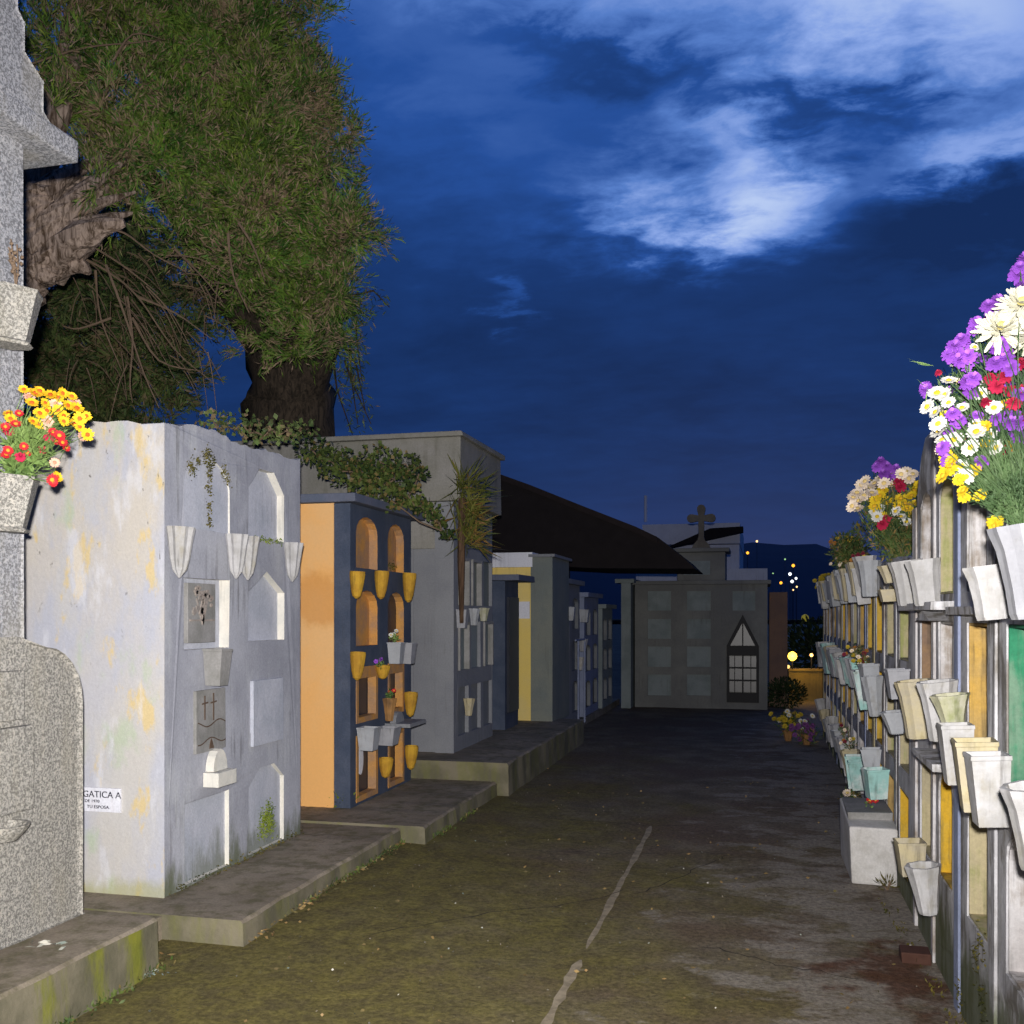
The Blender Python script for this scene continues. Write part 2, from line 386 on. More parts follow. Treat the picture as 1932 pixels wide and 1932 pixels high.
MT['fern'] = leafmat('ferny_greens', (.045, .10, .03), (.13, .20, .09), None)
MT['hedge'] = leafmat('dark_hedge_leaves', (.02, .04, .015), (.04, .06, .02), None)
MT['mossgreen'] = leafmat('moss_tuft_green', (.14, .20, .02), (.24, .30, .03), None)

def groundmat():
    m = material('mossy_concrete_ground'); pos = N('ShaderNodeNewGeometry').outputs['Position']
    sp = N('ShaderNodeSeparateXYZ'); nt.links.new(pos, sp.inputs[0]); x, y = sp.outputs[0], sp.outputs[1]
    col = MIXC(SS(NOI(pos, 2.6, 9, .65), .35, .65), C(.125, .10, .070), C(.21, .172, .122))
    col = MIXC(SS(NOI(pos, .9, 7, .6), .42, .62), col, C(.14, .10, .070))
    # moss film on the near left half
    mf = SS(M('ADD', M('MULTIPLY', x, -.15), M('ADD', M('MULTIPLY', y, -.055), M('MULTIPLY', NOI(pos, 1.1, 9, .65), 1.15))), .10, .58)
    col = MIXC(M('MULTIPLY', mf, .85), col, MIXC(SS(NOI(pos, 7, 9, .75), .36, .66), C(.11, .092, .036), C(.19, .162, .042)))
    # worn pale concrete by the right wall
    pf = SS(M('ADD', M('MULTIPLY', x, .16), M('MULTIPLY', NOI(stretch(pos, (1, 1.5, 1)), 2.3, 9, .68), 1.0)), .47, .60)
    col = MIXC(M('MULTIPLY', pf, .8), col, C(.29, .255, .21))
    rf = SS(M('ADD', M('MULTIPLY', M('ABSOLUTE', M('SUBTRACT', y, 4.75)), -.35), M('ADD', M('MULTIPLY', M('ABSOLUTE', M('SUBTRACT', x, .55)), -.5), M('MULTIPLY', NOI(pos, 3.5, 8, .65), .9))), .22, .38)
    col = MIXC(M('MULTIPLY', rf, .85), col, C(.10, .042, .022))
    fine = NOI(pos, 38, 6, .75)
    col = MIXC(1.0, col, MIXC(SS(fine, .3, .7), C(.62, .62, .62), C(1.34, 1.34, 1.34)), 'MULTIPLY')
    sp2 = NOI(pos, 120, 2, .6)
    col = MIXC(M('MULTIPLY', SS(sp2, .72, .76), .5), col, C(.35, .33, .26))
    finish(col, M('ADD', .80, M('MULTIPLY', mf, .18)), M('ADD', M('MULTIPLY', NOI(pos, 9, 9, .75), 1.6), M('MULTIPLY', fine, .5)), .8, .12)
    return m
MT['ground'] = groundmat()
MT['slab'] = wallmat('mossy_slab_concrete', C(.22, .18, .13), C(.30, .25, .19), C(.11, .10, .045), 2.4, .7, grain=.2, stain_t=(.45, .62))
def kerbmat(nm, am):
    m = material(nm); pos = N('ShaderNodeNewGeometry').outputs['Position']
    col = MIXC(SS(NOI(pos, 3, 8, .6), .38, .62), C(.20, .175, .12), C(.12, .11, .07))
    col = MIXC(M('MULTIPLY', SS(NOI(stretch(pos, (6, 6, 1.2)), 1.3, 7, .65), .45, .64), am), col, MIXC(NOI(pos, 9, 5, .6), C(.09, .12, .012), C(.26, .25, .02)))
    finish(col, .9, NOI(pos, 25, 8, .7), .6); return m
MT['kerb'] = kerbmat('mossy_kerb_face', .85); MT['kerb2'] = kerbmat('dull_kerb_face', .28)
MT['joint'] = wallmat('pale_mortar', C(.34, .28, .19), C(.22, .18, .12), C(.13, .10, .07), 16, .8)
def hillmat():
    m = material('haze_blue_hill'); pos = N('ShaderNodeNewGeometry').outputs['Position']
    finish(MIXC(NOI(pos, .06, 6, .6), C(.05, .06, .10), C(.08, .10, .16)), 1, None); return m  # blue of the dusk air is put into the hill's own colour
MT['hill'] = hillmat()

# ------------------------------------------------------------------ the ground
def gz(x, y):
    l = min(1, max(0, (-x - .9) / 1.4)); f = min(1, max(0, (y - 3.9) / 1.0))
    return .032 * l * f * min(1, max(0, (16 - y) / 5))
g = MB()
xs = [-600, -200, -60, -20, -10, -6] + [(-5 + .2*i) for i in range(41)] + [4, 7, 14, 40, 120, 600]
ys = [-60, -10, -3, 0] + [1 + .2*i for i in range(101)] + [24, 30, 45, 80, 150, 400, 1500]
for yy in ys:
    for xx in xs:
        nz = 0
        if -5 <= xx <= 3 and 1 <= yy <= 21: nz = .006*math.sin(xx*5.1+yy*1.7) * math.cos(yy*3.3)
        g.v.append((xx, yy, gz(xx, yy) + nz))
nx = len(xs)
for j in range(len(ys)-1):
    for i in range(nx-1):
        g.f.append((j*nx+i, j*nx+i+1, (j+1)*nx+i+1, (j+1)*nx+i)); g.m.append(0)
tag(g.build('ground', MT['ground'], smooth=True, normals=False), kind='structure')

def strip(name, pts, w, z, seed):
    random.seed(seed); mb = MB(); n = len(pts); vs = []
    for i, p in enumerate(pts):
        t = (Vector(pts[min(i+1, n-1)]) - Vector(pts[max(i-1, 0)])).normalized(); nrm = Vector((-t.y, t.x))
        ww = w * random.uniform(.55, 1.2) * (.25 if i in (0, n-1) else 1)
        for s in (-1, 1):
            q = Vector(p) + nrm*ww*.5*s; vs.append((q.x, q.y, gz(q.x, q.y) + z))
    mb.add(vs, [(2*i, 2*i+1, 2*i+3, 2*i+2) for i in range(n-1)])
    return tag(mb.build(name, MT['joint'], normals=False), kind='structure')
strip('path_joint', [(-.82 + random.uniform(-.004, .004), 3.55+.08*i) for i in range(14)], .045, .007, 3)
strip('path_joint', [(-.82 + random.uniform(-.004, .004), 4.75+.12*i) for i in range(25)], .04, .007, 4)
strip('path_crack', [(-.78+.07*i, 3.84-.10*i*.07+random.uniform(-.006, .006)) for i in range(13)], .010, .007, 5)

MT['crack'] = plain('dark_crack', (.022, .018, .014), .95, .3, 20)
def crack(x, y, n, sx_, sy_):
    pts = [(x, y)]
    for _ in range(n): x += sx_ + random.gauss(0, .018); y += sy_ + random.gauss(0, .018); pts.append((x, y))
    o = strip('path_crack', pts, .007, .0095, random.randint(0, 999)); o.data.materials.clear(); o.data.materials.append(MT['crack'])
crack(-1.9, 4.6, 22, .045, .05); crack(-.3, 4.9, 20, .035, -.012); crack(-1.5, 6.6, 26, .05, .006); crack(-.75, 5.7, 18, .03, .06); crack(-2.1, 7.6, 24, .06, .0)
random.seed(19)
def slab(x0, x1, y0, y1, z1, z0=-.05, lump=.011):
    mb = MB(); n = max(2, int((y1-y0)/.14)); vs = []; mats = []
    # kerb face with an uneven arris
    prof = []
    for i in range(n+1):
        yy = y0 + (y1-y0)*i/n; e = random.uniform(-lump, lump)
        prof.append((yy, e))
    for yy, e in prof:
        vs += [(x1+e*.5+.01, yy, z0), (x1+e, yy, z1-.014), (x1-.014+e, yy, z1+e*.3), (x0, yy, z1+e*.2)]
    fs = []; ms = []
    for i in range(n):
        a = 4*i; b = 4*(i+1)
        for k in range(3): fs.append((a+k, b+k, b+k+1, a+k+1)); ms.append(1 if k < 1 else 0)
    bse = len(vs); vs += [(x0, y0, z0), (x0, y1, z0)]
    fs.append((0, 1, 2, 3, bse)); ms.append(1); fs.append((4*n+3, 4*n+2, 4*n+1, 4*n, bse+1)); ms.append(1)
    b0 = len(mb.v); mb.v += vs; mb.f += fs; mb.m += ms
    return mb.build('pavement', [MT['slab'], MT['kerb'] if y0 < 3 else MT['kerb2']], normals=True)
for a in ((-3.9, -2.65, 1.2, 4.02, .233), (-5.6, -2.42, 4.36, 6.52, .135), (-5.6, -2.25, 6.53, 8.44, .150), (-5.6, -2.15, 8.45, 12.3, .312)):
    tag(slab(*a), kind='structure')
mb = MB(); mb.box(-5.6, -3.6, 4.03, 4.35, -.05, .13); mb.box(-3.9, -2.85, 4.025, 4.358, -.05, .128)
tag(mb.build('pavement', MT['slab']), kind='structure')
mb = MB(); mb.box(-5.6, -2.5, 12.31, 18, -.05, .10)
tag(mb.build('pavement', MT['slab']), kind='structure')

# ------------------------------------------------------------------ pots and vases
def potcolor(k):
    key = 'pot_' + k
    if key in MT: return MT[key]
    cs = {'white': ((.47, .46, .46), (.36, .35, .34), (.30, .27, .20)), 'cream': ((.48, .41, .25), (.42, .37, .27), (.28, .23, .10)),
          'grey': ((.33, .33, .35), (.27, .27, .29), (.14, .13, .11)), 'yellow': ((.56, .32, .03), (.42, .22, .025), (.14, .09, .02)),
          'green': ((.05, .33, .16), (.07, .24, .13), (.10, .12, .05)), 'cyan': ((.30, .52, .48), (.60, .66, .64), (.15, .20, .16)),
          'mossy': ((.46, .44, .35), (.38, .37, .24), (.16, .20, .03)), 'pale': ((.38, .39, .41), (.34, .35, .37), (.20, .18, .14)),
          'brown': ((.35, .18, .06), (.25, .13, .05), (.10, .06, .03)), 'granite': None}
    c = cs[k]
    MT[key] = wallmat('glaze_' + k, C(*c[0]), C(*c[1]), C(*c[2]), 9, .75, grain=.06, grime=.6, bstr=.2, stain_t=(.5, .68))
    return MT[key]
def pot(p, w, h, style, color, out, label, group=None, tilt=10, cat='flower vase', yaw=0, mat_=None, name='flower_vase'):
    """p = centre of the rim; out = direction it leans away from the wall"""
    out = Vector(out).normalized(); r = w/2
    ax = Vector((0, 0, 1)).cross(out)
    Mx = Matrix.Rotation(R(tilt), 4, ax) @ Matrix.Rotation(yaw, 4, 'Z')
    base = Vector((0, 0, 0))
    rim = Mx @ Vector((0, 0, h)); T = Matrix.Translation(Vector(p) - rim) @ Mx
    mb = MB()
    if style == 'fluted':
        pr = [(r*.50, 0), (r*.56, h*.06), (r*.66, h*.35), (r*.86, h*.75), (r*1.0, h*.95), (r*1.02, h), (r*.86, h), (r*.6, h*.55)]
        mb.lathe(pr, T, 16, .10)
    elif style == 'pointed':
        pr = [(r*.06, -h*.12), (r*.5, h*.06), (r*.68, h*.3), (r*.86, h*.72), (r*1.0, h*.96), (r*1.0, h), (r*.84, h), (r*.55, h*.6)]
        mb.lathe(pr, T, 18, .16)
    elif style == 'hex':
        pr = [(r*.70, 0), (r*.78, h*.05), (r*.66, h*.09), (r*.98, h*.93), (r*1.02, h*.95), (r*1.02, h), (r*.84, h), (r*.6, h*.6)]
        mb.lathe(pr, T, 6, 0)
    elif style == 'square':
        pr = [(r*.88, 0), (r*.9, h*.02), (r*1.16, h*.93), (r*1.22, h*.94), (r*1.22, h), (r*1.08, h), (r*.9, h*.6)]
        mb.lathe(pr, T @ Matrix.Rotation(R(45), 4, 'Z'), 4, 0)
    elif style == 'bell':
        pr = [(r*.70, 0), (r*.74, h*.06), (r*.76, h*.35), (r*.86, h*.75), (r*1.0, h*.95), (r*1.02, h), (r*.86, h), (r*.6, h*.5)]
        mb.lathe(pr, T, 20, .07)
    elif style == 'cup':
        pr = [(r*.15, -h*.05), (r*.5, h*.04), (r*.72, h*.28), (r*.9, h*.62), (r*1.0, h*.9), (r*.96, h), (r*.82, h), (r*.55, h*.6)]
        mb.lathe(pr, T, 14, .03)
    o = mb.build(name, mat_ or potcolor(color), loc=T @ base, bevel=0)
    return tag(o, label, cat, group)

# ------------------------------------------------------------------ leaves and flowers
def blades(name, P, Dr, L, Wd, mat_, parent=None, bend=.25, kind=None, loc=None):
    """many leaf-sized kite faces: P points, Dr directions (n,3), L length, Wd width arrays"""
    n = len(P); Dr = Dr / np.linalg.norm(Dr, axis=1)[:, None]
    rv = RNG.normal(size=(n, 3)); S = np.cross(Dr, rv); S /= np.linalg.norm(S, axis=1)[:, None]
    Nn = np.cross(Dr, S)
    L = np.broadcast_to(L, (n,))[:, None]; Wd = np.broadcast_to(Wd, (n,))[:, None]
    a = P; b = P + Dr*L*.5 + S*Wd*.5 + Nn*L*bend*.2; c = P + Dr*L + Nn*L*-.1*bend; d = P + Dr*L*.5 - S*Wd*.5 + Nn*L*bend*.2
    V = np.stack([a, b, c, d], 1).reshape(-1, 3)
    off = wloc(parent) if parent is not None else Vector(loc or (0, 0, 0))
    V = V - np.array(off)
    me = bpy.data.meshes.new(name); me.vertices.add(4*n); me.vertices.foreach_set('co', V.ravel())
    me.loops.add(4*n); me.loops.foreach_set('vertex_index', np.arange(4*n, dtype=np.int32))
    me.polygons.add(n); me.polygons.foreach_set('loop_start', np.arange(0, 4*n, 4, dtype=np.int32))
    try: me.polygons.foreach_set('loop_total', np.full(n, 4, dtype=np.int32))
    except Exception: pass
    me.update(calc_edges=True); me.materials.append(mat_)
    o = bpy.data.objects.new(name, me); COL.objects.link(o)
    if parent is not None: o.parent = parent
    else: o.location = off
    if kind: o['kind'] = kind
    return o
def sph(n):
    v = RNG.normal(size=(n, 3)); return v / np.linalg.norm(v, axis=1)[:, None]
def crown(name, blobs, parent, mat_, per=60, twigs=9, nb=9, L=(.07, .15), Wd=(.012, .022), up=.35, shell=.55, down=0.0, sub=9):
    """blobs (centre, radius): sprays of narrow leaves along short twigs through each blob"""
    Ps = []; Ds = []; nb2 = []
    for c, r, dens in blobs:
        nb2.append((c, r*.80, dens*.42))
        q = sph(int(sub*(r/.5)**2)+3)
        for e in q:
            rr = r*RNG.uniform(.18, .42); nb2.append((tuple(np.array(c)+e*(r*RNG.uniform(.9, 1.14)-rr*.8)), rr, dens*1.3))
    for c, r, dens in nb2:
        k = int(per * dens * (r/.5)**2)
        d = sph(k); rad = r * (shell + (1-shell)*RNG.random(k)**.6)
        cen = np.array(c) + d * rad[:, None] * np.array([1, 1, .9])
        cs = r * .32
        for i in range(k):
            td = d[i] * .9 + sph(1)[0]*.7 + np.array([0, 0, up - down])
            td /= np.linalg.norm(td)
            t0 = cen[i] + sph(twigs) * cs * RNG.random((twigs, 1))**.5
            tdir = td + sph(twigs)*.55; tdir /= np.linalg.norm(tdir, axis=1)[:, None]
            ln = RNG.uniform(.10, .30, twigs)
            s = np.linspace(0, 1, nb)
            pts = t0[:, None, :] + tdir[:, None, :] * (ln[:, None] * s[None, :])[..., None]
            pts[..., 2] -= (ln[:, None] * s[None]**2) * .25 * (1 if down else .3)
            dd = tdir[:, None, :] + RNG.normal(size=(twigs, nb, 3))*.42
            Ps.append(pts.reshape(-1, 3)); Ds.append(dd.reshape(-1, 3))
    P = np.concatenate(Ps); D_ = np.concatenate(Ds); n = len(P)
    return blades(name, P, D_, RNG.uniform(*L, n), RNG.uniform(*Wd, n), mat_, parent)

FL = {}
def petals(mb, n, r0, r1, w, z0, z1, m, rows=1, jit=.1):
    for k in range(n):
        a = 2*math.pi*k/n + random.uniform(-jit, jit); c, s = math.cos(a), math.sin(a); cw = w*random.uniform(.85, 1.1); r = r1*random.uniform(.9, 1.05)
        p = lambda rr, t, z: (c*rr - s*t, s*rr + c*t, z)
        mb.add([p(r0, 0, z0), p((r0+r)*.55, cw/2, (z0+z1)/2+w*.1), p(r*.93, cw*.32, z1), p(r, 0, z1), p(r*.93, -cw*.32, z1), p((r0+r)*.55, -cw/2, (z0+z1)/2+w*.1)], [(0, 1, 2, 3, 4, 5)], m)
def flower(kind):
    """unit flower of radius 1, facing +z"""
    if kind in FL: return FL[kind]
    random.seed(hash(kind) % 1000 if False else sum(map(ord, kind)))
    mb = MB(); pc = {'daisy': ((.62, .61, .56), (.62, .42, .02)), 'gold': ((.85, .48, .012), (.55, .10, .01)), 'red': ((.50, .012, .02), (.75, .30, .02)),
                     'purple': ((.25, .06, .46), (.34, .11, .55)), 'spider': ((.62, .60, .47), (.58, .50, .18)), 'yellow': ((.66, .46, .01), (.6, .34, .01)),
                     'crimson': ((.42, .008, .05), (.30, .005, .03)), 'pink': ((.72, .42, .30), (.7, .25, .15)), 'peach': ((.80, .66, .52), (.75, .55, .2)), 'wine': ((.16, .01, .03), (.2, .02, .03)),
                     'dullyellow': ((.45, .33, .02), (.4, .25, .01)), 'dullpurple': ((.14, .04, .17), (.2, .06, .2)), 'rust': ((.35, .13, .02), (.3, .15, .02))}[kind]
    def fm(nm, c, tr=.25):
        m = material(nm); b = N('ShaderNodeBsdfPrincipled'); oi = N('ShaderNodeObjectInfo').outputs['Random']
        pn = NOI(N('ShaderNodeTexCoord').outputs['Object'], 3, 2)
        nt.links.new(MIXC(M('MULTIPLY', M('ADD', oi, pn), .5), C(*[x*.62 for x in c]), C(*[min(1, x*1.25+.02) for x in c])), b.inputs['Base Color'])
        b.inputs['Roughness'].default_value = .75; b.inputs['Specular IOR Level'].default_value = .15
        o = N('ShaderNodeOutputMaterial'); nt.links.new(b.outputs[0], o.inputs[0]); return m
    mats = [fm('petal_' + kind, pc[0]), fm('flower_centre_' + kind, pc[1])]
    if kind in ('daisy', 'gold', 'yellow', 'red', 'dullyellow', 'rust', 'peach', 'pink'):
        n = 15 if kind == 'daisy' else 12
        petals(mb, n, .22, 1.0, .40, .0, .12, 0); petals(mb, n-2, .2, .78, .36, .06, .30, 0)
        mb.lathe([(.30, .02), (.34, .14), (.24, .26), (.06, .30)], None, 8, 0, 1)
    elif kind == 'spider':
        for q in range(6): petals(mb, 15-q, .1, 1.0-.13*q, .17, .02+.07*q, -.05+.20*q, 0, jit=.2)
        mb.lathe([(.14, .3), (.16, .52), (.04, .6)], None, 6, 0, 1)
    else:                                   # ruffled heads: carnation, statice
        for q in range(5):
            petals(mb, 9-q, .05, 1.0-.16*q, .46, .05+.1*q, .02+.22*q, 0 if q < 4 else 1, jit=.35)
        petals(mb, 8, .05, .9, .5, -.05, -.35, 0, jit=.3)
    me_o = mb.build('flower', mats, normals=False)
    me = me_o.data; bpy.data.objects.remove(me_o)
    FL[kind] = me; return me
def put_flower(kind, p, face, r, parent, name='flower'):
    o = bpy.data.objects.new(name, flower(kind)); COL.objects.link(o); o.parent = parent
    f = Vector(face).normalized(); q = f.to_track_quat('Z', 'Y')
    o.rotation_mode = 'QUATERNION'; o.rotation_quaternion = q @ Euler((0, 0, random.uniform(0, 6.3))).to_quaternion()
    o.location = Vector(p) - wloc(parent); o.scale = (r, r, r*random.uniform(.8, 1.1)); return o
def bouquet(label, base, flowers, greens, matg, group=None, n_extra=0, leafL=(.04, .09), leafW=(.008, .018), cat='bouquet', name='bouquet'):
    """flowers: (kind, point, radius); greens: (centre, radius, count)"""
    t = thing(name, base, label, cat, group); base = Vector(base)
    mb = MB()
    for kind, p, r in flowers:
        p = Vector(p); f = (p - base).normalized()*.5 + (Vector((0, 0, CAMH)) - p).normalized()*.75 + Vector((random.uniform(-.35, .35), random.uniform(-.35, .35), random.uniform(-.1, .4)))
        f.normalize()
        put_flower(kind, p, f, r, t)
        L0 = (p-base).length; j = lambda q: Vector((random.gauss(0, q), random.gauss(0, q), random.gauss(0, q)))*L0
        mb.tube([base + j(.03), base.lerp(p, .35) + j(.06), base.lerp(p, .7) + j(.05) + Vector((0, 0, .04*L0)), p - f*r*.1], .0016, 4)
    mb.build('stems', MT['stem'] if matg is None else matg, t, normals=False)['kind'] = 'stuff'
    Ps = []; Ds = []
    for c, r, k in greens:
        q = sph(k); Ps.append(np.array(c) + q*r*RNG.random((k, 1))**.45*np.array([1, 1, 1])); Ds.append(RNG.normal(size=(k, 3))*.6 + q*.3 + (np.array(c)-np.array(base))[None]*2.0/max(.05, r*3) * .3 + np.array([0, 0, .35]) + RNG.normal(size=(k, 3))*.3)
    if Ps:
        P = np.concatenate(Ps); D_ = np.concatenate(Ds); n = len(P)
        blades('foliage', P, D_, RNG.uniform(*leafL, n), RNG.uniform(*leafW, n), matg or MT['stem'], t, kind='stuff')
    return t

# ================================================================== LEFT SIDE
# ---- granite monument at the left edge
random.seed(11)
mon = thing('granite_monument', (-3.3, 3.3, .233), 'tall speckled granite monument with stepped cap at the left edge of the photo', 'monument')
yc = 3.22
def sym(pts): return [(y, z) for y, z in pts] + [(2*yc - y, z) for y, z in reversed(pts)]
MB().prism(sym([(3.70, 1.3), (3.695, 3.62)]), LEFT(-3.1), 0, -.42, 0).build('shaft', MT['granite'], mon, bevel=.012)
MB().box(-3.56, -2.98, 2*yc-3.915, 3.915, 3.625, 3.725).build('cornice', MT['granite'], mon, bevel=.012)
mb = MB(); mb.prism(sym([(3.88, 3.728), (3.775, 3.80), (3.775, 3.93), (3.66, 4.0), (3.66, 4.12), (3.62, 4.16), (3.61, 4.4)]), LEFT(-3.06), 0, -.42)
mb.build('stepped_cap', MT['granite'], mon, bevel=.008)
sh = [(3.985, .235), (3.985, 1.20)]
for i in range(7):
    a = math.pi/2*i/6; sh.append((3.985 - .24 + .24*math.cos(a), 1.20 + .26*math.sin(a)))
sh.append((3.6, 1.49))
MB().prism(sym(sh), LEFT(-3.03), 0, -.6).build('headstone', MT['granite2'], mon, bevel=.018)
for (va, vb, ub) in ((1265, 1362, 34), (1368, 1540, 52), (1600, 1700, 58)):
    p0 = atx(-90, vb, -3.02); p1 = atx(ub, va, -3.02)
    zt = atx(ub, va, -3.0).z; zb = atx(0, vb, -3.0).z
    if va == 1600: continue
    MB().box(-3.029, -2.985, p0.y, p1.y, zb, zt).build('plaque', MT['granite2'], mon, bevel=.006)
mb = MB(); p = atx(8, 1562, -2.99)
mb.lathe([(.05, -.02), (.085, .02), (.10, .045), (.085, .045), (.06, .0)], Matrix.Translation((-2.99, p.y, p.z-.03)), 14)
mb.build('bowl', MT['granite2'], mon)
for (u, vt, vb) in ((20, 548, 652), (14, 898, 1003)):
    p = atx(u, vt, -3.0); q = atx(u, vb, -3.0)
    pot((p.x, p.y, p.z), .255, p.z-q.z, 'hex', 'granite', (1, 0, 0), ('upper' if vt < 700 else 'lower flower-filled') + ' tapered granite vase fixed to the tall monument at far left', None, tilt=3, mat_=MT['granite2'], name='granite_vase')
# dried twig standing in the upper vase
mb = MB(); b = atx(30, 545, -2.99)
for k in range(5):
    q = b + Vector((0, random.uniform(-.05, .05), random.uniform(.1, .2))); mb.tube([b, b.lerp(q, .5)+Vector((0, .01, 0)), q], .003, 4)
    for z in range(4): mb.lathe([(.002, 0), (.009, .008), (.002, .016)], Matrix.Translation(b.lerp(q, .4+.15*z) + Vector((.01, random.uniform(-.02, .02), 0))), 5)
tag(mb.build('dried_twig', MT['wine'] if 'wine' in MT else MT['twig'], loc=b, normals=False), 'thin dried twig standing in the upper granite vase', 'twig')

random.seed(21)
flw = []
def px3(u, v, d): return at(u, v, d)
for (u, v) in ((75, 738), (95, 745), (118, 742), (135, 748), (60, 760), (85, 760), (105, 762), (128, 765), (145, 770), (75, 780), (98, 785), (120, 785), (150, 790), (163, 785), (55, 748), (88, 775), (110, 775), (140, 800), (72, 800), (100, 800), (165, 820), (155, 822), (15, 780), (20, 790), (150, 805), (90, 795), (62, 795), (110, 750), (66, 742), (140, 760), (95, 812), (45, 735), (103, 873), (108, 900), (120, 795)):
    flw.append(('gold' if random.random() < .86 else 'pink', px3(u, v, 4.05+random.uniform(-.08, .1)), random.uniform(.021, .030)))
for (u, v) in ((100, 815), (112, 822), (92, 825), (105, 832), (10, 805), (16, 812), (12, 857), (38, 862), (52, 855), (125, 845), (30, 800), (118, 835), (80, 848), (45, 842), (98, 905), (15, 850), (36, 780), (100, 910), (148, 800)):
    flw.append(('red' if random.random() < .8 else 'crimson', px3(u, v, 4.02+random.uniform(-.08, .08)), random.uniform(.018, .026)))
bouquet('bouquet of yellow and dark red daisies in the lower granite vase at far left', px3(25, 900, 4.12), flw,
        [(px3(60, 850, 4.1), .085, 500), (px3(35, 880, 4.1), .06, 300), (px3(95, 815, 4.1), .07, 250), (px3(40, 825, 4.12), .08, 350)], None, leafL=(.025, .055), leafW=(.006, .013))

# ---- blue grey block of eight niches
random.seed(31)
B1 = thing('niche_block', (-4.2, 5.4, .135), 'blue grey burial niche block with peeling side wall and pale arched recesses', 'tomb')
topf = lambda u: 2.60 + .05*(u-4.62)/1.6 + .012*math.sin(u*9) + .018*math.sin(u*4.1)
H1 = [(4.81, 5.28, 2.07, 2.47, 'arch', .15), (4.81, 5.28, 1.41, 1.80, 'rect', 0), (4.81, 5.28, .15, .585, 'rect', 0),
      (5.50, 5.97, 2.07, 2.50, 'cut', .13), (5.50, 5.97, 1.44, 1.87, 'point', .13), (5.50, 5.97, .15, .66, 'cut', .10)]
outl = ragged(4.62, 6.2, .10, topf, .05, .010)
mb = MB(); facade(mb, outl, [arch(a, b, c, d, k, r) for a, b, c, d, k, r in H1], LEFT(-3.01), .13, 0, 1, .0035)
mb.build('facade', [MT['bluegrey'], MT['whitecream']], B1)
mb = MB()
side = [(-5.45, .10), (-3.141, .10), (-3.141, topf(4.62))]
xx = -3.22
while xx > -5.4: side.append((xx, 2.605 + .012*math.sin(xx*7) + random.uniform(-.008, .008))); xx -= .07
side.append((-5.45, 2.6))
mb.prism(side, FRONT(4.62), 0, -1.58); mb.build('body', MT['peel'], B1)
# the skin of the side wall returns over the edge of the facade
mb = MB(); mb.prism([(-3.141, .10), (-3.005, .10), (-3.005, topf(4.62)-.004), (-3.141, topf(4.62)-.004)], FRONT(4.617), 0, -.004); mb.build('wall_edge', MT['peel'], B1)
for i, (a, b, c, d, k, r) in enumerate(H1):
    mb = MB(); mb.prism(arch(a-.004, b+.004, c-.004, d+.004, k, r), LEFT(-3.01 - (.008, .065, .03, .052, .048, .03)[i]), 0, -.05)
    mb.build('niche_panel', MT['whiteblue'], B1)
def relief(mb, cx, z0, z1, w, mp, seed, kind):
    random.seed(seed)
    if kind == 'flowers':
        for _ in range(26):
            u = cx + random.uniform(-.4, .4)*w; z = z0 + (z1-z0)*random.uniform(.45, .95); r = random.uniform(.012, .024)
            pts = [(u + r*math.cos(a)*random.uniform(.5, 1.1), z + r*math.sin(a)*random.uniform(.5, 1.1)) for a in [2*math.pi*i/7 for i in range(7)]]
            mb.prism(pts, mp, .0, .009)
        for _ in range(7):
            u = cx + random.uniform(-.25, .25)*w
            mb.prism([(cx-.004, z0+(z1-z0)*.3), (cx+.004, z0+(z1-z0)*.3), (u+.006, z0+(z1-z0)*.75), (u-.003, z0+(z1-z0)*.75)], mp, 0, .007)
pl = MB().box(-3.074, -3.035, 4.885, 5.17, 1.445, 1.775).build('plaque', MT['cement'], B1, bevel=.004)
mb = MB(); relief(mb, 5.03, 1.45, 1.77, .25, LEFT(-3.035), 5, 'flowers'); mb.box(-3.036, -3.028, 4.90, 5.155, 1.565, 1.575)
mb.build('floral_relief', wallmat('carved_cement', C(.36, .30, .26), C(.26, .23, .21), C(.1, .09, .07), 12, .5), pl)
for (y0, y1, z0, z1, mt) in ((4.90, 5.21, .84, 1.185, 'cement'), (5.53, 5.93, .80, 1.20, 'whiteblue')):
    pl = MB().box(-3.03, -2.993, y0, y1, z0, z1, j=.003).build('plaque', MT[mt], B1, bevel=.004)
    if mt == 'cement':
        pl['label'] = 'cement plaque with incised crosses and wavy lines'
        mb = MB(); mp = LEFT(-2.993)
        for cy_, cz_, h in ((4.985, 1.09, .07), (5.075, 1.09, .08)):
            mb.prism([(cy_-.004, cz_-h), (cy_+.004, cz_-h), (cy_+.004, cz_+h*.9), (cy_-.004, cz_+h*.9)], mp, 0, .004)
            mb.prism([(cy_-.03, cz_+.015), (cy_+.03, cz_+.02), (cy_+.03, cz_+.028), (cy_-.03, cz_+.023)], mp, .001, .005)
        for zc, ph in ((.995, 0), (.90, 2.2)):
            for i in range(12):
                ua, ub = 4.915+.024*i, 4.915+.024*(i+1)
                za, zb = zc+.016*math.sin(ua*26+ph), zc+.016*math.sin(ub*26+ph)
                mb.prism([(ua, za-.003), (ub, zb-.003), (ub, zb+.003), (ua, za+.003)], mp, 0, .003)
        mb.prism([(5.03, .855), (5.075, .855), (5.06, .89), (5.05, .91), (5.035, .88)], mp, 0, .006)
        mb.build('cross_relief', plain('dark_incised_line', (.10, .065, .045), .9), pl)
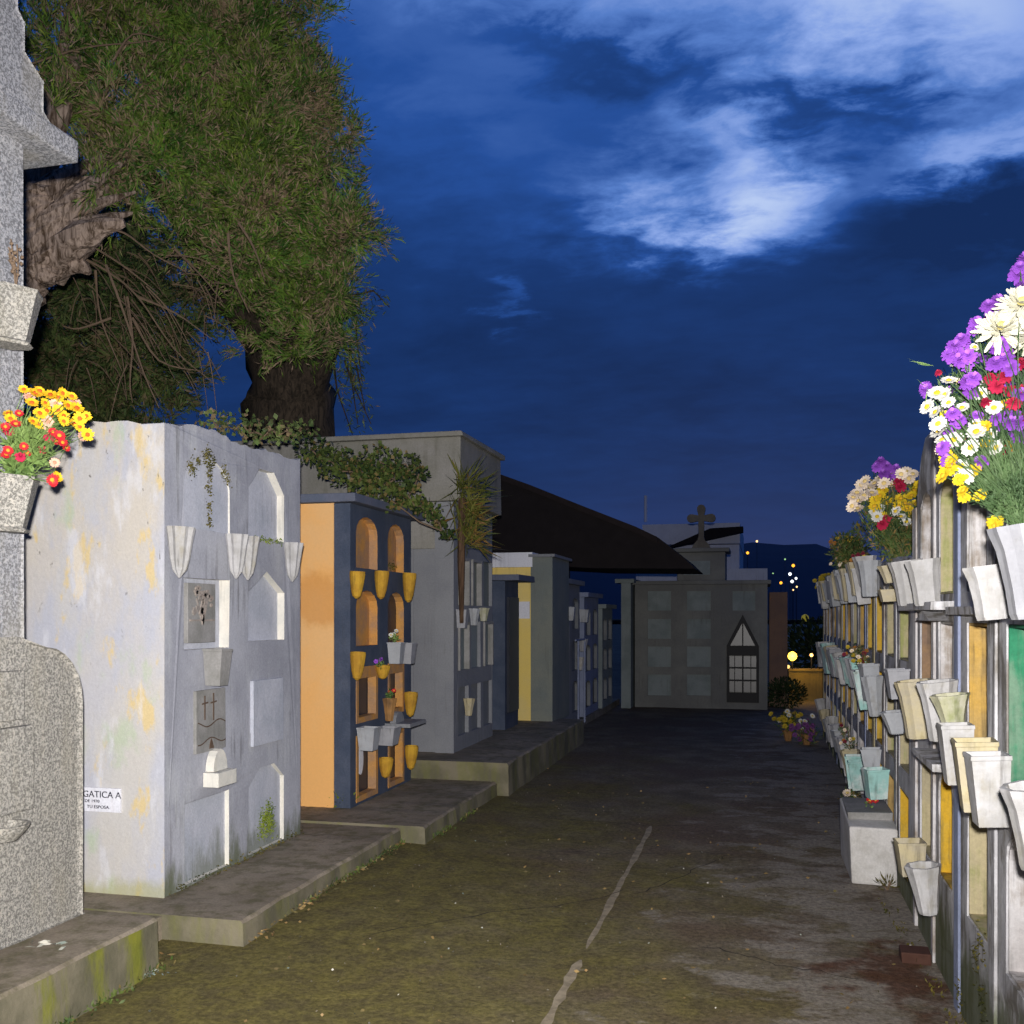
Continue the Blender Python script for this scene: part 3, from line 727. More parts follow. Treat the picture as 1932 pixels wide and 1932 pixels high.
# moss streaks and a cracked notch in the first arch
def mosspatch(parent, pts, mp, w, n, sz, mt='mossgreen', name='moss_tuft', kind=None):
    P = []; 
    for (a, b) in pts:
        for _ in range(n): P.append(mp(a + random.gauss(0, sz[0]), b + random.gauss(0, sz[1]), w + random.uniform(0, .006)))
    P = np.array(P); D_ = sph(len(P)) + np.array(mp(0, 0, 1)) - np.array(mp(0, 0, 0))
    o = blades(name, P, D_, RNG.uniform(.008, .022, len(P)), RNG.uniform(.005, .011, len(P)), MT[mt], parent, kind='stuff'); return o
MT['mossbrown'] = leafmat('brown_moss', (.07, .065, .015), (.16, .13, .02), None)
mosspatch(B1, [(5.04, 2.50), (5.045, 2.46), (5.0, 2.47), (5.05, 2.42), (5.05, 2.36), (5.09, 2.47), (5.05, 2.3), (4.88, 2.38), (4.86, 2.41), (4.93, 2.44), (5.2, 2.43), (5.24, 2.38), (5.05, 2.2), (5.05, 2.12)], LEFT(-3.03), .02, 45, (.016, .022), 'mossbrown')
mosspatch(B1, [(5.78, .30), (5.74, .33), (5.80, .36), (5.72, .27), (5.82, .27)], LEFT(-3.04), .004, 130, (.035, .035))
mosspatch(B1, [(4.7+.1*i, .15) for i in range(15)], LEFT(-3.0), .01, 26, (.05, .018), 'mossbrown')
mosspatch(B1, [(5.62+.07*i, 2.065) for i in range(5)], LEFT(-3.02), .01, 25, (.03, .008))
# lettered plaque painted on the side wall
q0 = aty(150, 1529, 4.612); q1 = aty(228, 1488, 4.612)
lp = MB().box(q0.x, q1.x, 4.606, 4.617, q0.z, q1.z).build('name_plaque', MT['whitehouse'], B1)
def text(body, x, y, z, size, mat_, parent, w=1):
    cu = bpy.data.curves.new('lettering', 'FONT'); cu.body = body; cu.size = size; cu.extrude = .001
    to = bpy.data.objects.new('t', cu); COL.objects.link(to); dg = bpy.context.evaluated_depsgraph_get(); dg.update()
    me = bpy.data.meshes.new_from_object(to.evaluated_get(dg)); bpy.data.objects.remove(to)
    me.materials.clear(); me.materials.append(mat_); o = bpy.data.objects.new('lettering', me); COL.objects.link(o)
    o.parent = parent; o.rotation_euler = (R(90), 0, 0); o.scale = (w, 1, 1); o.location = Vector((x, y, z)) - wloc(parent); return o
ink = plain('black_paint', (.02, .02, .035), .7)
for (s, u, v, sz, w) in (('GATICA A', 156, 1503, .048, 1.05), ('DE 1970', 160, 1513, .022, 1.15), ('TU ESPOSA.', 164, 1524, .023, 1.15)):
    p = aty(u, v, 4.605); text(s, p.x, 4.6045, p.z, sz, ink, lp, w)
# vases
g1 = 'pointed white wall vases on the blue grey niche block'
V1 = [(341, 994, 1080, .15, 'leftmost white pointed wall vase on the blue grey block'),
      (448, 1008, 1083, .135, 'left one of two touching white wall vases on the blue grey block'),
      (470, 1012, 1086, .13, 'right one of two touching white wall vases on the blue grey block'),
      (554, 1024, 1090, .13, 'white pointed wall vase on the blue grey block corner nearest the orange tomb')]
for u, vt, vb, w, lb in V1:
    p = atx(u, vt, -2.93); q = atx(u, vb, -2.93)
    pot(p, w, (p.z-q.z), 'pointed', 'white', (1, 0, 0), lb, g1, tilt=2)
p = atx(411, 1224, -2.95); q = atx(411, 1293, -2.95)
MB4 = MB()
pot(p, .14, p.z-q.z, 'square', 'grey', (1, 0, 0), 'small tapered cement vase under the floral plaque of the blue grey block', tilt=2, mat_=MT['cement'])
hb = thing('wall_planter', atx(405, 1495, -2.95), 'white box planter with rounded back above the lowest left niche of the blue grey block', 'planter')
a, b = atx(380, 1495, -2.99), atx(428, 1455, -2.99)
MB().box(-3.005, -2.91, a.y+.04, b.y-.03, a.z+.02, b.z+.025).build('trough', MT['whitecream'], hb, bevel=.004)
cyy = a.y+.14; MB().prism([(cyy + .075*math.cos(t), b.z + .027 + .12*math.sin(t)) for t in [math.pi*i/8 for i in range(9)]], LEFT(-3.004), 0, .05).build('back', MT['whitecream'], hb)

# ---- orange tomb
random.seed(41)
B2 = thing('orange_tomb', (-4.2, 7.7, .15), 'orange rendered tomb with slate blue front and eight ochre niches', 'tomb')
MB().box(-5.5, -3.132, 7.02, 8.34, .10, 2.44).build('body', MT['orange'], B2)
H2 = []
for (y0, y1) in ((7.13, 7.57), (7.80, 8.18)):
    H2 += [(y0, y1, 1.96, 2.36, 'arch', .13), (y0, y1, 1.36, 1.79, 'arch', .13), (y0, y1, .77, 1.20, 'rect', 0), (y0, y1, .17, .68, 'rect', 0)]
mb = MB(); facade(mb, [(7.023, .10), (8.36, .10), (8.36, 2.437), (7.023, 2.437)], [arch(*h) for h in H2], LEFT(-3.0), .13, 0, 1)
mb.build('facade', [MT['navy'], MT['orange2']], B2)
MB().box(-5.6, -2.93, 6.95, 8.55, 2.442, 2.512, j=.006).build('roof_slab', MT['navyroof'], B2, bevel=.008)
backs = ['orange2', 'orange2', 'slate', 'slate', 'orange2', 'slate', 'slate', 'slate']
for h, bk in zip(H2, backs):
    mb = MB(); mb.prism(arch(h[0]-.003, h[1]+.003, h[2]-.003, h[3]+.003, h[4], h[5]), LEFT(-3.07), 0, -.05)
    pn = mb.build('niche_panel', MT[bk], B2)
    if h[4] == 'rect':
        y0, y1, z0, z1 = h[:4]; mb = MB()
        for a in ((y0, y0+.045, z0, z1), (y1-.045, y1, z0, z1), (y0+.045, y1-.045, z0, z0+.045), (y0+.045, y1-.045, z1-.09, z1)):
            mb.box(-3.065, -2.995, a[0]+.001, a[1]-.001, a[2]+.001, a[3]-.001)
        mb.build('niche_frame', MT['orange2'], B2)
mb = MB(); mb.lathe([(.001, -.003), (.055, 0), (.055, .006), (.001, .008)], Matrix.Translation((-3.062, 7.36, .47)) @ Matrix.Rotation(R(90), 4, 'Y') @ Matrix.Scale(2.2, 4, (1, 0, 0)), 16)
mb.build('oval_portrait', MT['whitehouse'], B2)
mosspatch(B2, [(8.0, 2.0), (7.95, 2.03), (8.05, 1.99)], LEFT(-3.05), .0, 40, (.04, .02), 'mossbrown', 'dry_sprig')
g2 = 'mustard yellow wall vases on the orange tomb'
V2 = [(675, 1078, 1127, 'top left'), (721, 1077, 1128, 'top middle'), (773, 1081, 1134, 'top right'), (676, 1230, 1281, 'second row left'),
      (723, 1255, 1280, 'second row middle'), (776, 1306, 1350, 'third row right'), (777, 1407, 1450, 'lowest right'), (729, 1430, 1466, 'bottom middle')]
for u, vt, vb, nm in V2:
    p = atx(u, vt, -2.93); q = atx(u, vb, -2.93)
    pot(p, .12, p.z-q.z, 'cup', 'yellow', (1, 0, 0), 'mustard yellow vase, ' + nm + ' on the orange tomb front', g2, tilt=3)
for (u, vt, vb, w, c, stl, lb) in ((748, 1212, 1252, .14, 'pale', 'square', 'left one of two grey white box vases side by side on the orange tomb'), (769, 1213, 1252, .15, 'grey', 'square', 'right one of two grey white box vases at the corner of the orange tomb'),
                        (696, 1372, 1415, .17, 'pale', 'square', 'pale box vase over the lowest left niche of the orange tomb'), (735, 1318, 1360, .12, 'brown', 'fluted', 'brown glazed vase with plastic flowers in the middle of the orange tomb'),
                        (732, 1372, 1405, .2, 'grey', 'square', 'long grey box vase in the lower middle of the orange tomb')):
    p = atx(u, vt, -2.90); q = atx(u, vb, -2.90)
    pot(p, w, p.z-q.z, stl, c, (1, 0, 0), lb, tilt=1)
for (u, v, k, n) in ((737, 1312, 'red', 4), (717, 1255, 'purple', 2), (744, 1205, 'daisy', 3)):
    b = atx(u, v+8, -2.9); fl_ = [(random.choice([k, 'daisy']) if n > 2 else k, b + Vector((random.uniform(-.03, .03), random.uniform(-.05, .05), .05+random.uniform(0, .05))), .02) for _ in range(n)]
    bouquet({'red': 'small red and white flowers in the brown vase on the orange tomb', 'purple': 'single pink blossom on the slate blue front of the orange tomb', 'daisy': 'few small white flowers over the box vases on the orange tomb'}[k], b, fl_, [(b + Vector((0, 0, .04)), .035, 40)], None, leafL=(.02, .04))
sh = thing('stone_shelf', atx(770, 1360, -2.93), 'grey stone shelf jutting from the right side of the orange tomb front', 'shelf')
p = atx(765, 1363, -2.9); MB().box(-3.0, -2.78, p.y-.22, p.y+.18, p.z-.02, p.z+.012).build('board', MT['greyrender'], sh, bevel=.003)
MB().prism([(p.y-.13+.1*math.cos(t), p.z+.014+.09*math.sin(t)) for t in [math.pi*i/8 for i in range(9)]], LEFT(-2.95), 0, .05).build('round_back', MT['greyrender'], sh)

def plant(name, label, cat, c, r, n, L, Wd, mt, up=.5, squash=.7, group=None):
    t = thing(name, (c[0], c[1], c[2]-r*.5), label, cat, group)
    d = sph(n); P = np.array(c) + d*r*RNG.random((n, 1))**.5*np.array([1, 1, squash])
    blades('leaves', P, d + np.array([0, 0, up]), RNG.uniform(*L, n), RNG.uniform(*Wd, n), MT[mt], t, kind='stuff')
    mb = MB()
    for _ in range(6):
        q = Vector(c) + Vector((random.uniform(-1, 1), random.uniform(-1, 1), random.uniform(.1, .8)))*r*.7
        mb.tube([t.location, t.location.lerp(q, .5)+Vector((0, 0, r*.1)), q], [.006, .004, .002], 4)
    mb.build('stems', MT['twig'], t, normals=False)
    return t
pw = atz(648, 1518, .155)
plant('weed', 'green weed growing at the foot of the orange wall', 'weed', (pw.x, pw.y-.02, .20), .085, 260, (.03, .07), (.008, .018), 'mossgreen')

# ---- tall weathered concrete tomb
random.seed(51)
B3 = thing('tall_tomb', (-4.2, 9.7, .31), 'tall weathered beige concrete tomb with heavy flat roof and dull niches', 'tomb')
MB().box(-5.6, -3.202, 9.0, 10.36, .28, 2.66).build('body', MT['greyrender'], B3, bevel=.01)
H3 = [(9.12+.44*c, 9.12+.44*c+.34, .45+.62*r, .45+.62*r+.46) for c in range(3) for r in range(3)]
mb = MB(); facade(mb, [(9.0, .28), (10.36, .28), (10.36, 2.66), (9.0, 2.66)], [arch(a, b, c, d, 'rect') for a, b, c, d in H3], LEFT(-2.8), .06, 0, 0, .003)
mb.box(-3.2, -2.861, 9.0, 10.36, .28, 2.66)
mb.build('facade', [MT['greyrender']], B3)
for i, (a, b, c, d) in enumerate(H3):
    pn = MB().box(-2.86, -2.835, a, b, c, d).build('niche_panel', MT[['greyniche', 'farpanel', 'greenishgrey'][i % 3]], B3)
    if i in (1, 2, 5, 7):
        mb = MB()
        for q in ((a, a+.03, c, d), (b-.03, b, c, d), (a+.03, b-.03, d-.03, d)): mb.box(-2.835, -2.78, q[0]+.002, q[1]-.002, q[2]+.002, q[3]-.002)
        mb.build('niche_frame', MT['cement'], B3)
MB().box(-5.7, -2.72, 8.93, 10.42, 2.66, 3.25, j=.01).build('roof_block', MT['beige'], B3, bevel=.015)
MB().box(-5.75, -2.69, 8.89, 10.46, 3.252, 3.31, j=.012).build('coping', MT['beige'], B3, bevel=.012)
MB().box(-5.6, -2.86, 8.965, 8.998, 2.22, 2.655).build('frieze', MT['beige'], B3, bevel=.004)
MB().box(-2.98, -2.795, 8.96, 8.997, .30, 2.655).build('pilaster', MT['greyrender'], B3, bevel=.004)
for i, (u, vt, vb, c) in enumerate(((873, 1150, 1185, 'grey'), (895, 1148, 1180, 'pale'), (913, 1147, 1172, 'mossy'), (885, 1318, 1350, 'cream'))):
    p = atx(u, vt, -2.73); q = atx(u, vb, -2.73)
    pot(p, .12, p.z-q.z, 'square' if i == 0 else 'fluted', c, (1, 0, 0), ['dull grey box vase nearest the corner of the tall beige tomb', 'pale vase in the middle of the row on the tall beige tomb', 'mossy vase at the far end of the row on the tall beige tomb', 'stained cream vase low on the front of the tall beige tomb'][i], tilt=2)
# spiky plant growing on the front of it
Y = thing('yucca', (-2.66, 9.25, 1.9), 'spiky yucca-like plant growing out of the corner of the tall beige tomb', 'plant')
mb = MB(); s0 = at(871, 1175, 9.0); s1 = at(870, 1050, 9.0); s2 = at(873, 940, 9.0)
mb.tube([s0, s1, s2], [.02, .035, .035], 8, wob=.15); mb.build('stem', MT['brownbark'] if 'brownbark' in MT else barkmat('red_brown_bark', (.04, .022, .012), (.12, .07, .04)), Y)
n = 420; P = []; D_ = []
for k in range(n):
    c = at(872 + random.uniform(-6, 22), random.uniform(905, 1035), 9.0); P.append(c + Vector((random.uniform(-.05, .05), random.uniform(-.05, .05), 0)))
    D_.append((random.uniform(-.35, 1), random.uniform(-.6, .8), random.uniform(-.5, .9)))
blades('leaves', np.array(P), np.array(D_), RNG.uniform(.16, .36, n), RNG.uniform(.009, .02, n), MT['yucca'], Y, kind='stuff')

# ivy over the roofs
def ivy(label, spots, mt='ivy', L=(.028, .055)):
    t = thing('ivy', spots[0][0], label, 'ivy'); Ps = []; Ds = []
    for c, r, k in spots:
        k = int(k*.6); d = sph(k); Ps.append(np.array(c) + d*r*(.35+.65*RNG.random((k, 1)))*np.array([1, 1, .8])); Ds.append(d*.6 + np.array([.3, -.4, -.3]) + RNG.normal(size=(k, 3))*.5)
    P = np.concatenate(Ps); n = len(P)
    blades('leaves', P, np.concatenate(Ds), RNG.uniform(*L, n), RNG.uniform(L[0]*.8, L[1]*.85, n), MT[mt], t, kind='stuff')
    mb = MB()
    for (c, r, k), (c2, r2, k2) in zip(spots, spots[1:]): mb.tube([c, Vector(c).lerp(Vector(c2), .5)+Vector((0, 0, -.04)), c2], .006, 4)
    mb.build('stems', MT['twig'], t, normals=False); return t
ivy('ivy heaped on the roof of the orange tomb and trailing down its right corner',
    [(at(590, 850, 8.2), .16, 260), (at(625, 870, 8.3), .2, 420), (at(665, 890, 8.3), .22, 520), (at(705, 905, 8.3), .2, 520), (at(745, 905, 8.3), .2, 480), (at(715, 870, 8.4), .2, 380), (at(765, 875, 8.4), .13, 200), (at(790, 895, 8.3), .09, 110),
     (at(770, 935, 8.2), .12, 240), (at(795, 955, 8.3), .09, 160), (at(815, 965, 8.3), .08, 120), (at(828, 985, 8.4), .06, 70), (at(842, 1005, 8.4), .06, 60), (at(740, 945, 8.15), .1, 160), (at(690, 935, 8.15), .09, 130)])
ivy('dark ivy along the back edge of the blue grey block', [(at(400+28*i, 806+random.uniform(-14, 10), 7.3), .12, 110) for i in range(7)], 'leafB')

# ---- narrow slate tomb, yellow house, grey pier
random.seed(61)
B4 = thing('slate_tomb', (-3.6, 11.2, .31), 'narrow dark slate blue tomb with thin flat roof before the yellow wall', 'tomb')
MB().box(-4.4, -2.8, 10.9, 11.52, .28, 1.98).build('body', MT['navy'], B4)
MB().box(-4.45, -2.62, 10.82, 11.62, 1.983, 2.05, j=.004).build('roof_slab', MT['navyroof'], B4, bevel=.006)
mb = MB().box(-2.798, -2.77, 10.98, 11.44, .5, 1.8); mb.build('door', MT['slate'], B4)
B5 = thing('yellow_house', (-4.5, 12.8, .31), 'mustard yellow walled tomb house with white top band behind the slate tomb', 'tomb house')
MB().box(-6.4, -2.745, 11.95, 13.9, .28, 2.18).build('wall', MT['yellowhouse'], B5)
MB().box(-6.45, -2.72, 11.92, 13.95, 2.182, 2.36).build('parapet', MT['whitehouse'], B5)
a, b = aty(979, 1167, 11.94), aty(999.5, 1135, 11.94); MB().box(a.x, b.x, 11.93, 11.948, a.z, b.z).build('white_patch', MT['whitehouse'], B5)
B6 = thing('grey_pier', (-2.6, 12.4, .31), 'plain grey green rendered wall panel right of the yellow wall', 'wall')
MB().box(-2.742, -2.47, 11.93, 13.0, .28, 2.30, j=.004).build('wall', MT['greenishgrey'], B6, bevel=.006)
MB().box(-2.765, -2.44, 11.90, 13.05, 2.302, 2.335).build('coping', MT['greyrender'], B6)

def smalltomb(name, label, x, y0, y1, z0, z1, body, rows, cols, mats_, door=None, cross=False):
    t = thing(name, (x-.8, (y0+y1)/2, z0), label, 'tomb')
    MB().box(x-2, x-.08, y0, y1, z0, z1).build('body', MT[body], t)
    wd = (y1-y0)/cols; hh = (z1-z0-.15)/rows; hs = []
    for c in range(cols):
        for r in range(rows):
            a = y0+wd*c+wd*.16; b = y0+wd*(c+1)-wd*.16; lo = z0+.12+hh*r; hi = lo+hh*.74
            if door is not None and c == door:
                if r: continue
                hi = z1-.5
            hs.append((a, b, lo, hi))
    mb = MB(); facade(mb, [(y0, z0), (y1, z0), (y1, z1), (y0, z1)], [arch(*h, 'arch', .08) for h in hs], LEFT(x), .078, 0, 1); mb.build('facade', [MT[body], MT[mats_[0]]], t)
    for h in hs:
        pn = MB().prism(arch(h[0]-.002, h[1]+.002, h[2]-.002, h[3]+.002, 'arch', .08), LEFT(x-.05), 0, -.02).build('niche_panel', MT[random.choice(mats_) if h[3]-h[2] < 1 else 'iron'], t)
    MB().box(x-2.05, x+.07, y0-.05, y1+.05, z1+.002, z1+.07).build('roof_slab', MT[body], t, bevel=.006)
    if cross:
        MB().box(x-.12, x-.04, (y0+y1)/2-.03, (y0+y1)/2+.03, z1+.072, z1+.5).box(x-.118, x-.042, (y0+y1)/2-.15, (y0+y1)/2-.031, z1+.3, z1+.36).box(x-.118, x-.042, (y0+y1)/2+.031, (y0+y1)/2+.15, z1+.3, z1+.36).build('cross', MT[body], t)
    return t
smalltomb('grey_tomb', 'dim grey tomb with a tall dark doorway just past the grey pier', -2.6, 13.1, 14.5, .1, 2.02, 'greyrender', 3, 2, ['greyniche', 'paleblue', 'slate'], door=0)
smalltomb('blue_tomb', 'dim pale blue tomb with barred lower niches further along the left row', -2.55, 14.6, 15.9, .1, 1.86, 'paleblue', 3, 2, ['greyniche', 'slate', 'paleblue'])
smalltomb('pale_tomb', 'last narrow pale tomb in the left row before the block across the path', -2.5, 16.0, 17.1, .1, 1.7, 'farpanel', 3, 2, ['greyniche', 'slate'])
for i, (u, v, w) in enumerate(((1103, 1150, .16), (1100, 1205, .15), (1078, 1145, .12), (1095, 1240, .12))):
    p = atx(u, v, -2.45); pot(p, w, .18, ['square', 'fluted'][i % 2], ['pale', 'grey', 'pale', 'white'][i], (1, 0, 0), ['pale box vase high on the dim tombs past the grey pier', 'grey fluted vase below the pale box vase on the dim far tombs', 'small pale vase beside the dark doorway of the dim grey tomb', 'small white vase low on the dim pale blue tomb'][i], tilt=2)
rb = thing('railing', (-2.3, 14.2, .1), 'two thin pale railing posts standing before the dim blue tomb', 'railing')
for u in (1091, 1103):
    a, b = atx(u, 1290, -2.42), atx(u, 1200, -2.42); MB().tube([(a.x, a.y, .1), (b.x, b.y, 1.25)], .014, 6).build('post', MT['paleblue'], rb)
a, b = atx(1091, 1200, -2.42), atx(1103, 1200, -2.42); MB().tube([(a.x, a.y-.2, 1.26), (b.x, b.y+.2, 1.26)], .014, 6).build('rail', MT['paleblue'], rb)

# ---- dark canopy roof
CR = thing('dark_roofed_shed', (-4.4, 15.8, .1), 'big black pitched shed roof sloping down to the right behind the left tombs', 'shed')
def rp_(u, v, y): p = aty(u, v, y); return (p.x, p.z)
prof = [rp_(1312, 1073, 15.2), rp_(1290, 1052, 15.2), rp_(1240, 1013, 15.2), rp_(1200, 994, 15.2), rp_(1100, 955, 15.2), rp_(1000, 915, 15.2), rp_(930, 890, 15.2), rp_(800, 850, 15.2), rp_(640, 880, 15.2), rp_(400, 990, 15.2), rp_(400, 1060, 15.2), rp_(940, 1062, 15.2), rp_(1120, 1072, 15.2)]
MB().prism(prof, FRONT(15.2), 0, -2.1).build('roof', MT['darkroof'], CR)
fas = [(a, b) for a, b in prof[2:8]]
MB().prism(fas + [(a, b-.09) for a, b in reversed(fas)], FRONT(15.197), 0, .035).build('fascia', plain('old_roof_board', (.030, .023, .022), .95, .4, 8, .3, spec=.1), CR)
for k_ in range(0):
    (xa, za), (xb, zb) = prof[k_], prof[k_+1]
    MB().box(min(xa, xb)+.02, max(xa, xb)-.02, 15.165, 15.196, min(za, zb)-.35, min(za, zb)-.28).build('batten', MT['darkroof'], CR)
for xx in (-5.0, -4.0, -3.2): MB().box(xx-.06, xx+.06, 15.9, 16.02, .0, 2.55).build('post', MT['darkroof'], CR)
MB().box(-11, -3.3, 17.31, 17.45, 0, 2.9).build('back_wall', MT['darkroof'], CR)

# ---- block of niches across the path
random.seed(71)
B7 = thing('cross_niche_block', (-1.05, 18.0, 0), 'dim niche block closing the path, stone cross on top, arched iron gate', 'tomb')
yF = 17.5
def fx(u, v): p = aty(u, v, yF); return p.x, p.z
x0, _ = fx(1198, 1200); x1, _ = fx(1448, 1200); zt = fx(1300, 1103)[1]
H7 = []
for ci, (ua, ub) in enumerate(((1222, 1266), (1296, 1341), (1382, 1425))):
    for (va, vb) in ((1115, 1152), (1168, 1205), (1220, 1258), (1273, 1312)):
        if ci == 2 and va > 1120: continue
        a = fx(ua, vb); b = fx(ub, va); H7.append((a[0], b[0], a[1], b[1]))
ga = fx(1371, 1325); gb = fx(1432, 1163); gate = (ga[0], gb[0], max(.03, ga[1]), gb[1])
mb = MB(); holes = [arch(*h, 'rect') for h in H7] + [arch(*gate, 'point', .50)]
facade(mb, [(x0, -.02), (x1, -.02), (x1, zt), (x0, zt)], holes, FRONT(yF), .16, 0, 0); mb.build('facade', MT['fargrey'], B7)
MB().box(x0, x1, yF+.162, yF+1.9, -.02, zt).build('body', MT['fargrey'], B7)
MB().box(x0-.06, x1+.06, yF-.06, yF+1.95, zt+.002, zt+.07, j=.006).build('cornice', MT['fargrey'], B7, bevel=.01)
for h in H7: MB().box(h[0]-.002, h[1]+.002, yF+.035, yF+.10, h[2]-.002, h[3]+.002, j=0).build('niche_panel', MT['farpanel'], B7)
G = MB(); gx0, gx1, gz0, gz1 = gate; gc = (gx0+gx1)/2; zs = gz1-.50
gt = thing('iron_gate', (gc, yF, gz0), 'pointed iron gate with pale panes in the dim niche block', 'gate') if False else None
fr = MB()
fr.box(gx0, gx0+.045, yF-.02, yF+.05, gz0, zs).box(gx1-.045, gx1, yF-.02, yF+.05, gz0, zs).box(gx0+.046, gx1-.046, yF-.018, yF+.048, gz0, gz0+.16).box(gx0+.046, gx1-.046, yF-.018, yF+.048, zs-.16, zs)
for s in (1, -1):
    e = gx0 if s == 1 else gx1
    fr.prism([(e, zs+.001), (e+s*.06, zs+.001), (gc, gz1-.09), (gc, gz1+.03)], FRONT(yF-.05), .0, .07)
fr.box(gc-.012, gc+.012, yF-.01, yF+.03, gz0+.161, zs-.161)
for k in (1, 2): zq = gz0+.16+(zs-.16-gz0-.16)*k/3; fr.box(gx0+.046, gx1-.046, yF-.008, yF+.028, zq-.012, zq+.012)
for k in range(1, 4):
    if k != 2: xq = gx0+(gx1-gx0)*k/4; fr.box(xq-.006, xq+.006, yF, yF+.02, gz0+.161, zs-.161)
fr.box(gc-.01, gc+.01, yF-.01, yF+.02, zs+.001, gz1-.06)
gate_o = fr.build('gate', MT['iron'], B7)
for r_ in range(3):
    for c_ in range(2):
        xa = gx0+.046 if c_ == 0 else gc+.013; xb = gc-.013 if c_ == 0 else gx1-.046; hh = (zs-gz0-.32)/3
        MB().box(xa, xb, yF+.052, yF+.06, gz0+.163+hh*r_+.012, gz0+.157+hh*(r_+1)-.012).build('pane', MT['pane'], gate_o)
MB().prism([(gx0+.06, zs+.004), (gx1-.06, zs+.004), (gc, gz1-.10)], FRONT(yF+.053), 0, -.008).build('pane', MT['pane'], gate_o)
pa = fx(1276, 1095); pb = fx(1368, 1040)
MB().box(pa[0], pb[0], yF+.15, yF+.9, zt+.072, pb[1]).build('pedestal', MT['fargrey'], B7, bevel=.02)
MB().box(pa[0]-.07, pb[0]+.07, yF+.08, yF+.97, pb[1]+.002, pb[1]+.07).build('pedestal_cap', MT['fargrey'], B7, bevel=.015)
a = aty(1290, 1085, yF+.145); b = aty(1340, 1058, yF+.145); MB().box(a.x, b.x, yF+.135, yF+.149, a.z, b.z).build('inscription_panel', MT['farpanel'], B7)
cxx = fx(1320, 1000)[0]; cb = pb[1]+.072; ctop = fx(1320, 946)[1]
mb = MB(); mpc = FRONT(yF+.42); L_ = ctop-cb
mb.prism([(cxx-.17, cb), (cxx+.17, cb), (cxx+.14, cb+.07), (cxx+.06, cb+.16), (cxx+.045, cb+L_*.28), (cxx-.045, cb+L_*.28), (cxx-.06, cb+.16), (cxx-.14, cb+.07)], mpc, 0, -.14)
zc = fx(1320, 973)[1]; aw = .235
cp = [(cxx-.045, cb+L_*.281), (cxx+.045, cb+L_*.281), (cxx+.05, zc-.05)]
def lob(px, pz, dx, dz, r=.075):
    out = []; a0 = math.atan2(dz, dx)
    for i in range(7):
        a = a0 - 1.9 + 3.8*i/6; out.append((px + r*math.cos(a), pz + r*math.sin(a)))
    return out
cp += lob(cxx+aw-.06, zc, 1, 0) + [(cxx+.05, zc+.05)] + lob(cxx, ctop-.08, 0, 1) + [(cxx-.05, zc+.05)] + lob(cxx-aw+.06, zc, -1, 0) + [(cxx-.05, zc-.05)]
mb.prism(cp, FRONT(yF+.44), 0, -.10); mb.build('cross', wallmat('dark_cross_stone', C(.16, .145, .12), C(.12, .105, .09), None, 6), B7)
# neighbours of the block
t = thing('white_side_wall', (-2.4, 17.2, .1), 'narrow pale wall end left of the dim niche block', 'wall')
a = aty(1172, 1330, 17.2); b = aty(1190, 1100, 17.2); MB().box(a.x, b.x, 17.2, 18.5, .0, b.z).build('wall', MT['farpanel'], t); MB().box(a.x-.1, b.x+.06, 17.15, 18.5, b.z+.002, b.z+.07).build('coping', MT['farpanel'], t)
t = thing('brown_wall', (.25, 18.3, 0), 'brown plastered wall end right of the dim niche block', 'wall')
a = aty(1451, 1330, 18.2); b = aty(1486, 1117, 18.2); MB().box(a.x, b.x, 18.2, 19.6, -.05, b.z, j=.005).build('wall', MT['brownwall'], t, bevel=.01)
t = thing('white_hall', (-2.6, 31, 0), 'white flat roofed hall rising behind the stone cross', 'building')
a = aty(1215, 1028, 30); b = aty(1396, 986, 30); MB().prism([(a.x, a.z), (b.x, a.z), (b.x, b.z), (a.x-.05, b.z)], FRONT(30), 0, -6).build('gable', MT['whitehouse'], t)
c = aty(1268, 1200, 30.2); d = aty(1395, 1030, 30.2)
MB().box(c.x, d.x, 30.2, 36, 0, a.z-.02).build('wall', MT['whitehouse'], t)
e = aty(1402, 1024, 29.4); MB().prism([(aty(1250, 1040, 29.4).x, aty(1250, 1036, 29.4).z), (e.x, aty(0, 1030, 29.4).z), (e.x, aty(0, 1022, 29.4).z), (aty(1340, 0, 29.4).x, aty(0, 1024, 29.4).z)], FRONT(29.4), 0, -.6).build('eave', MT['darkroof'], t)
f = aty(1448, 1093, 28.5); h = aty(1200, 1075, 28.5); MB().box(h.x, f.x, 28.5, 29.3, 0, h.z).build('low_wing', MT['whitehouse'], t)
a = at(1218, 985, 30.4); b = at(1218, 935, 30.4); MB().tube([a, b], .05, 6).build('antenna_mast', MT['whitehouse'], t)

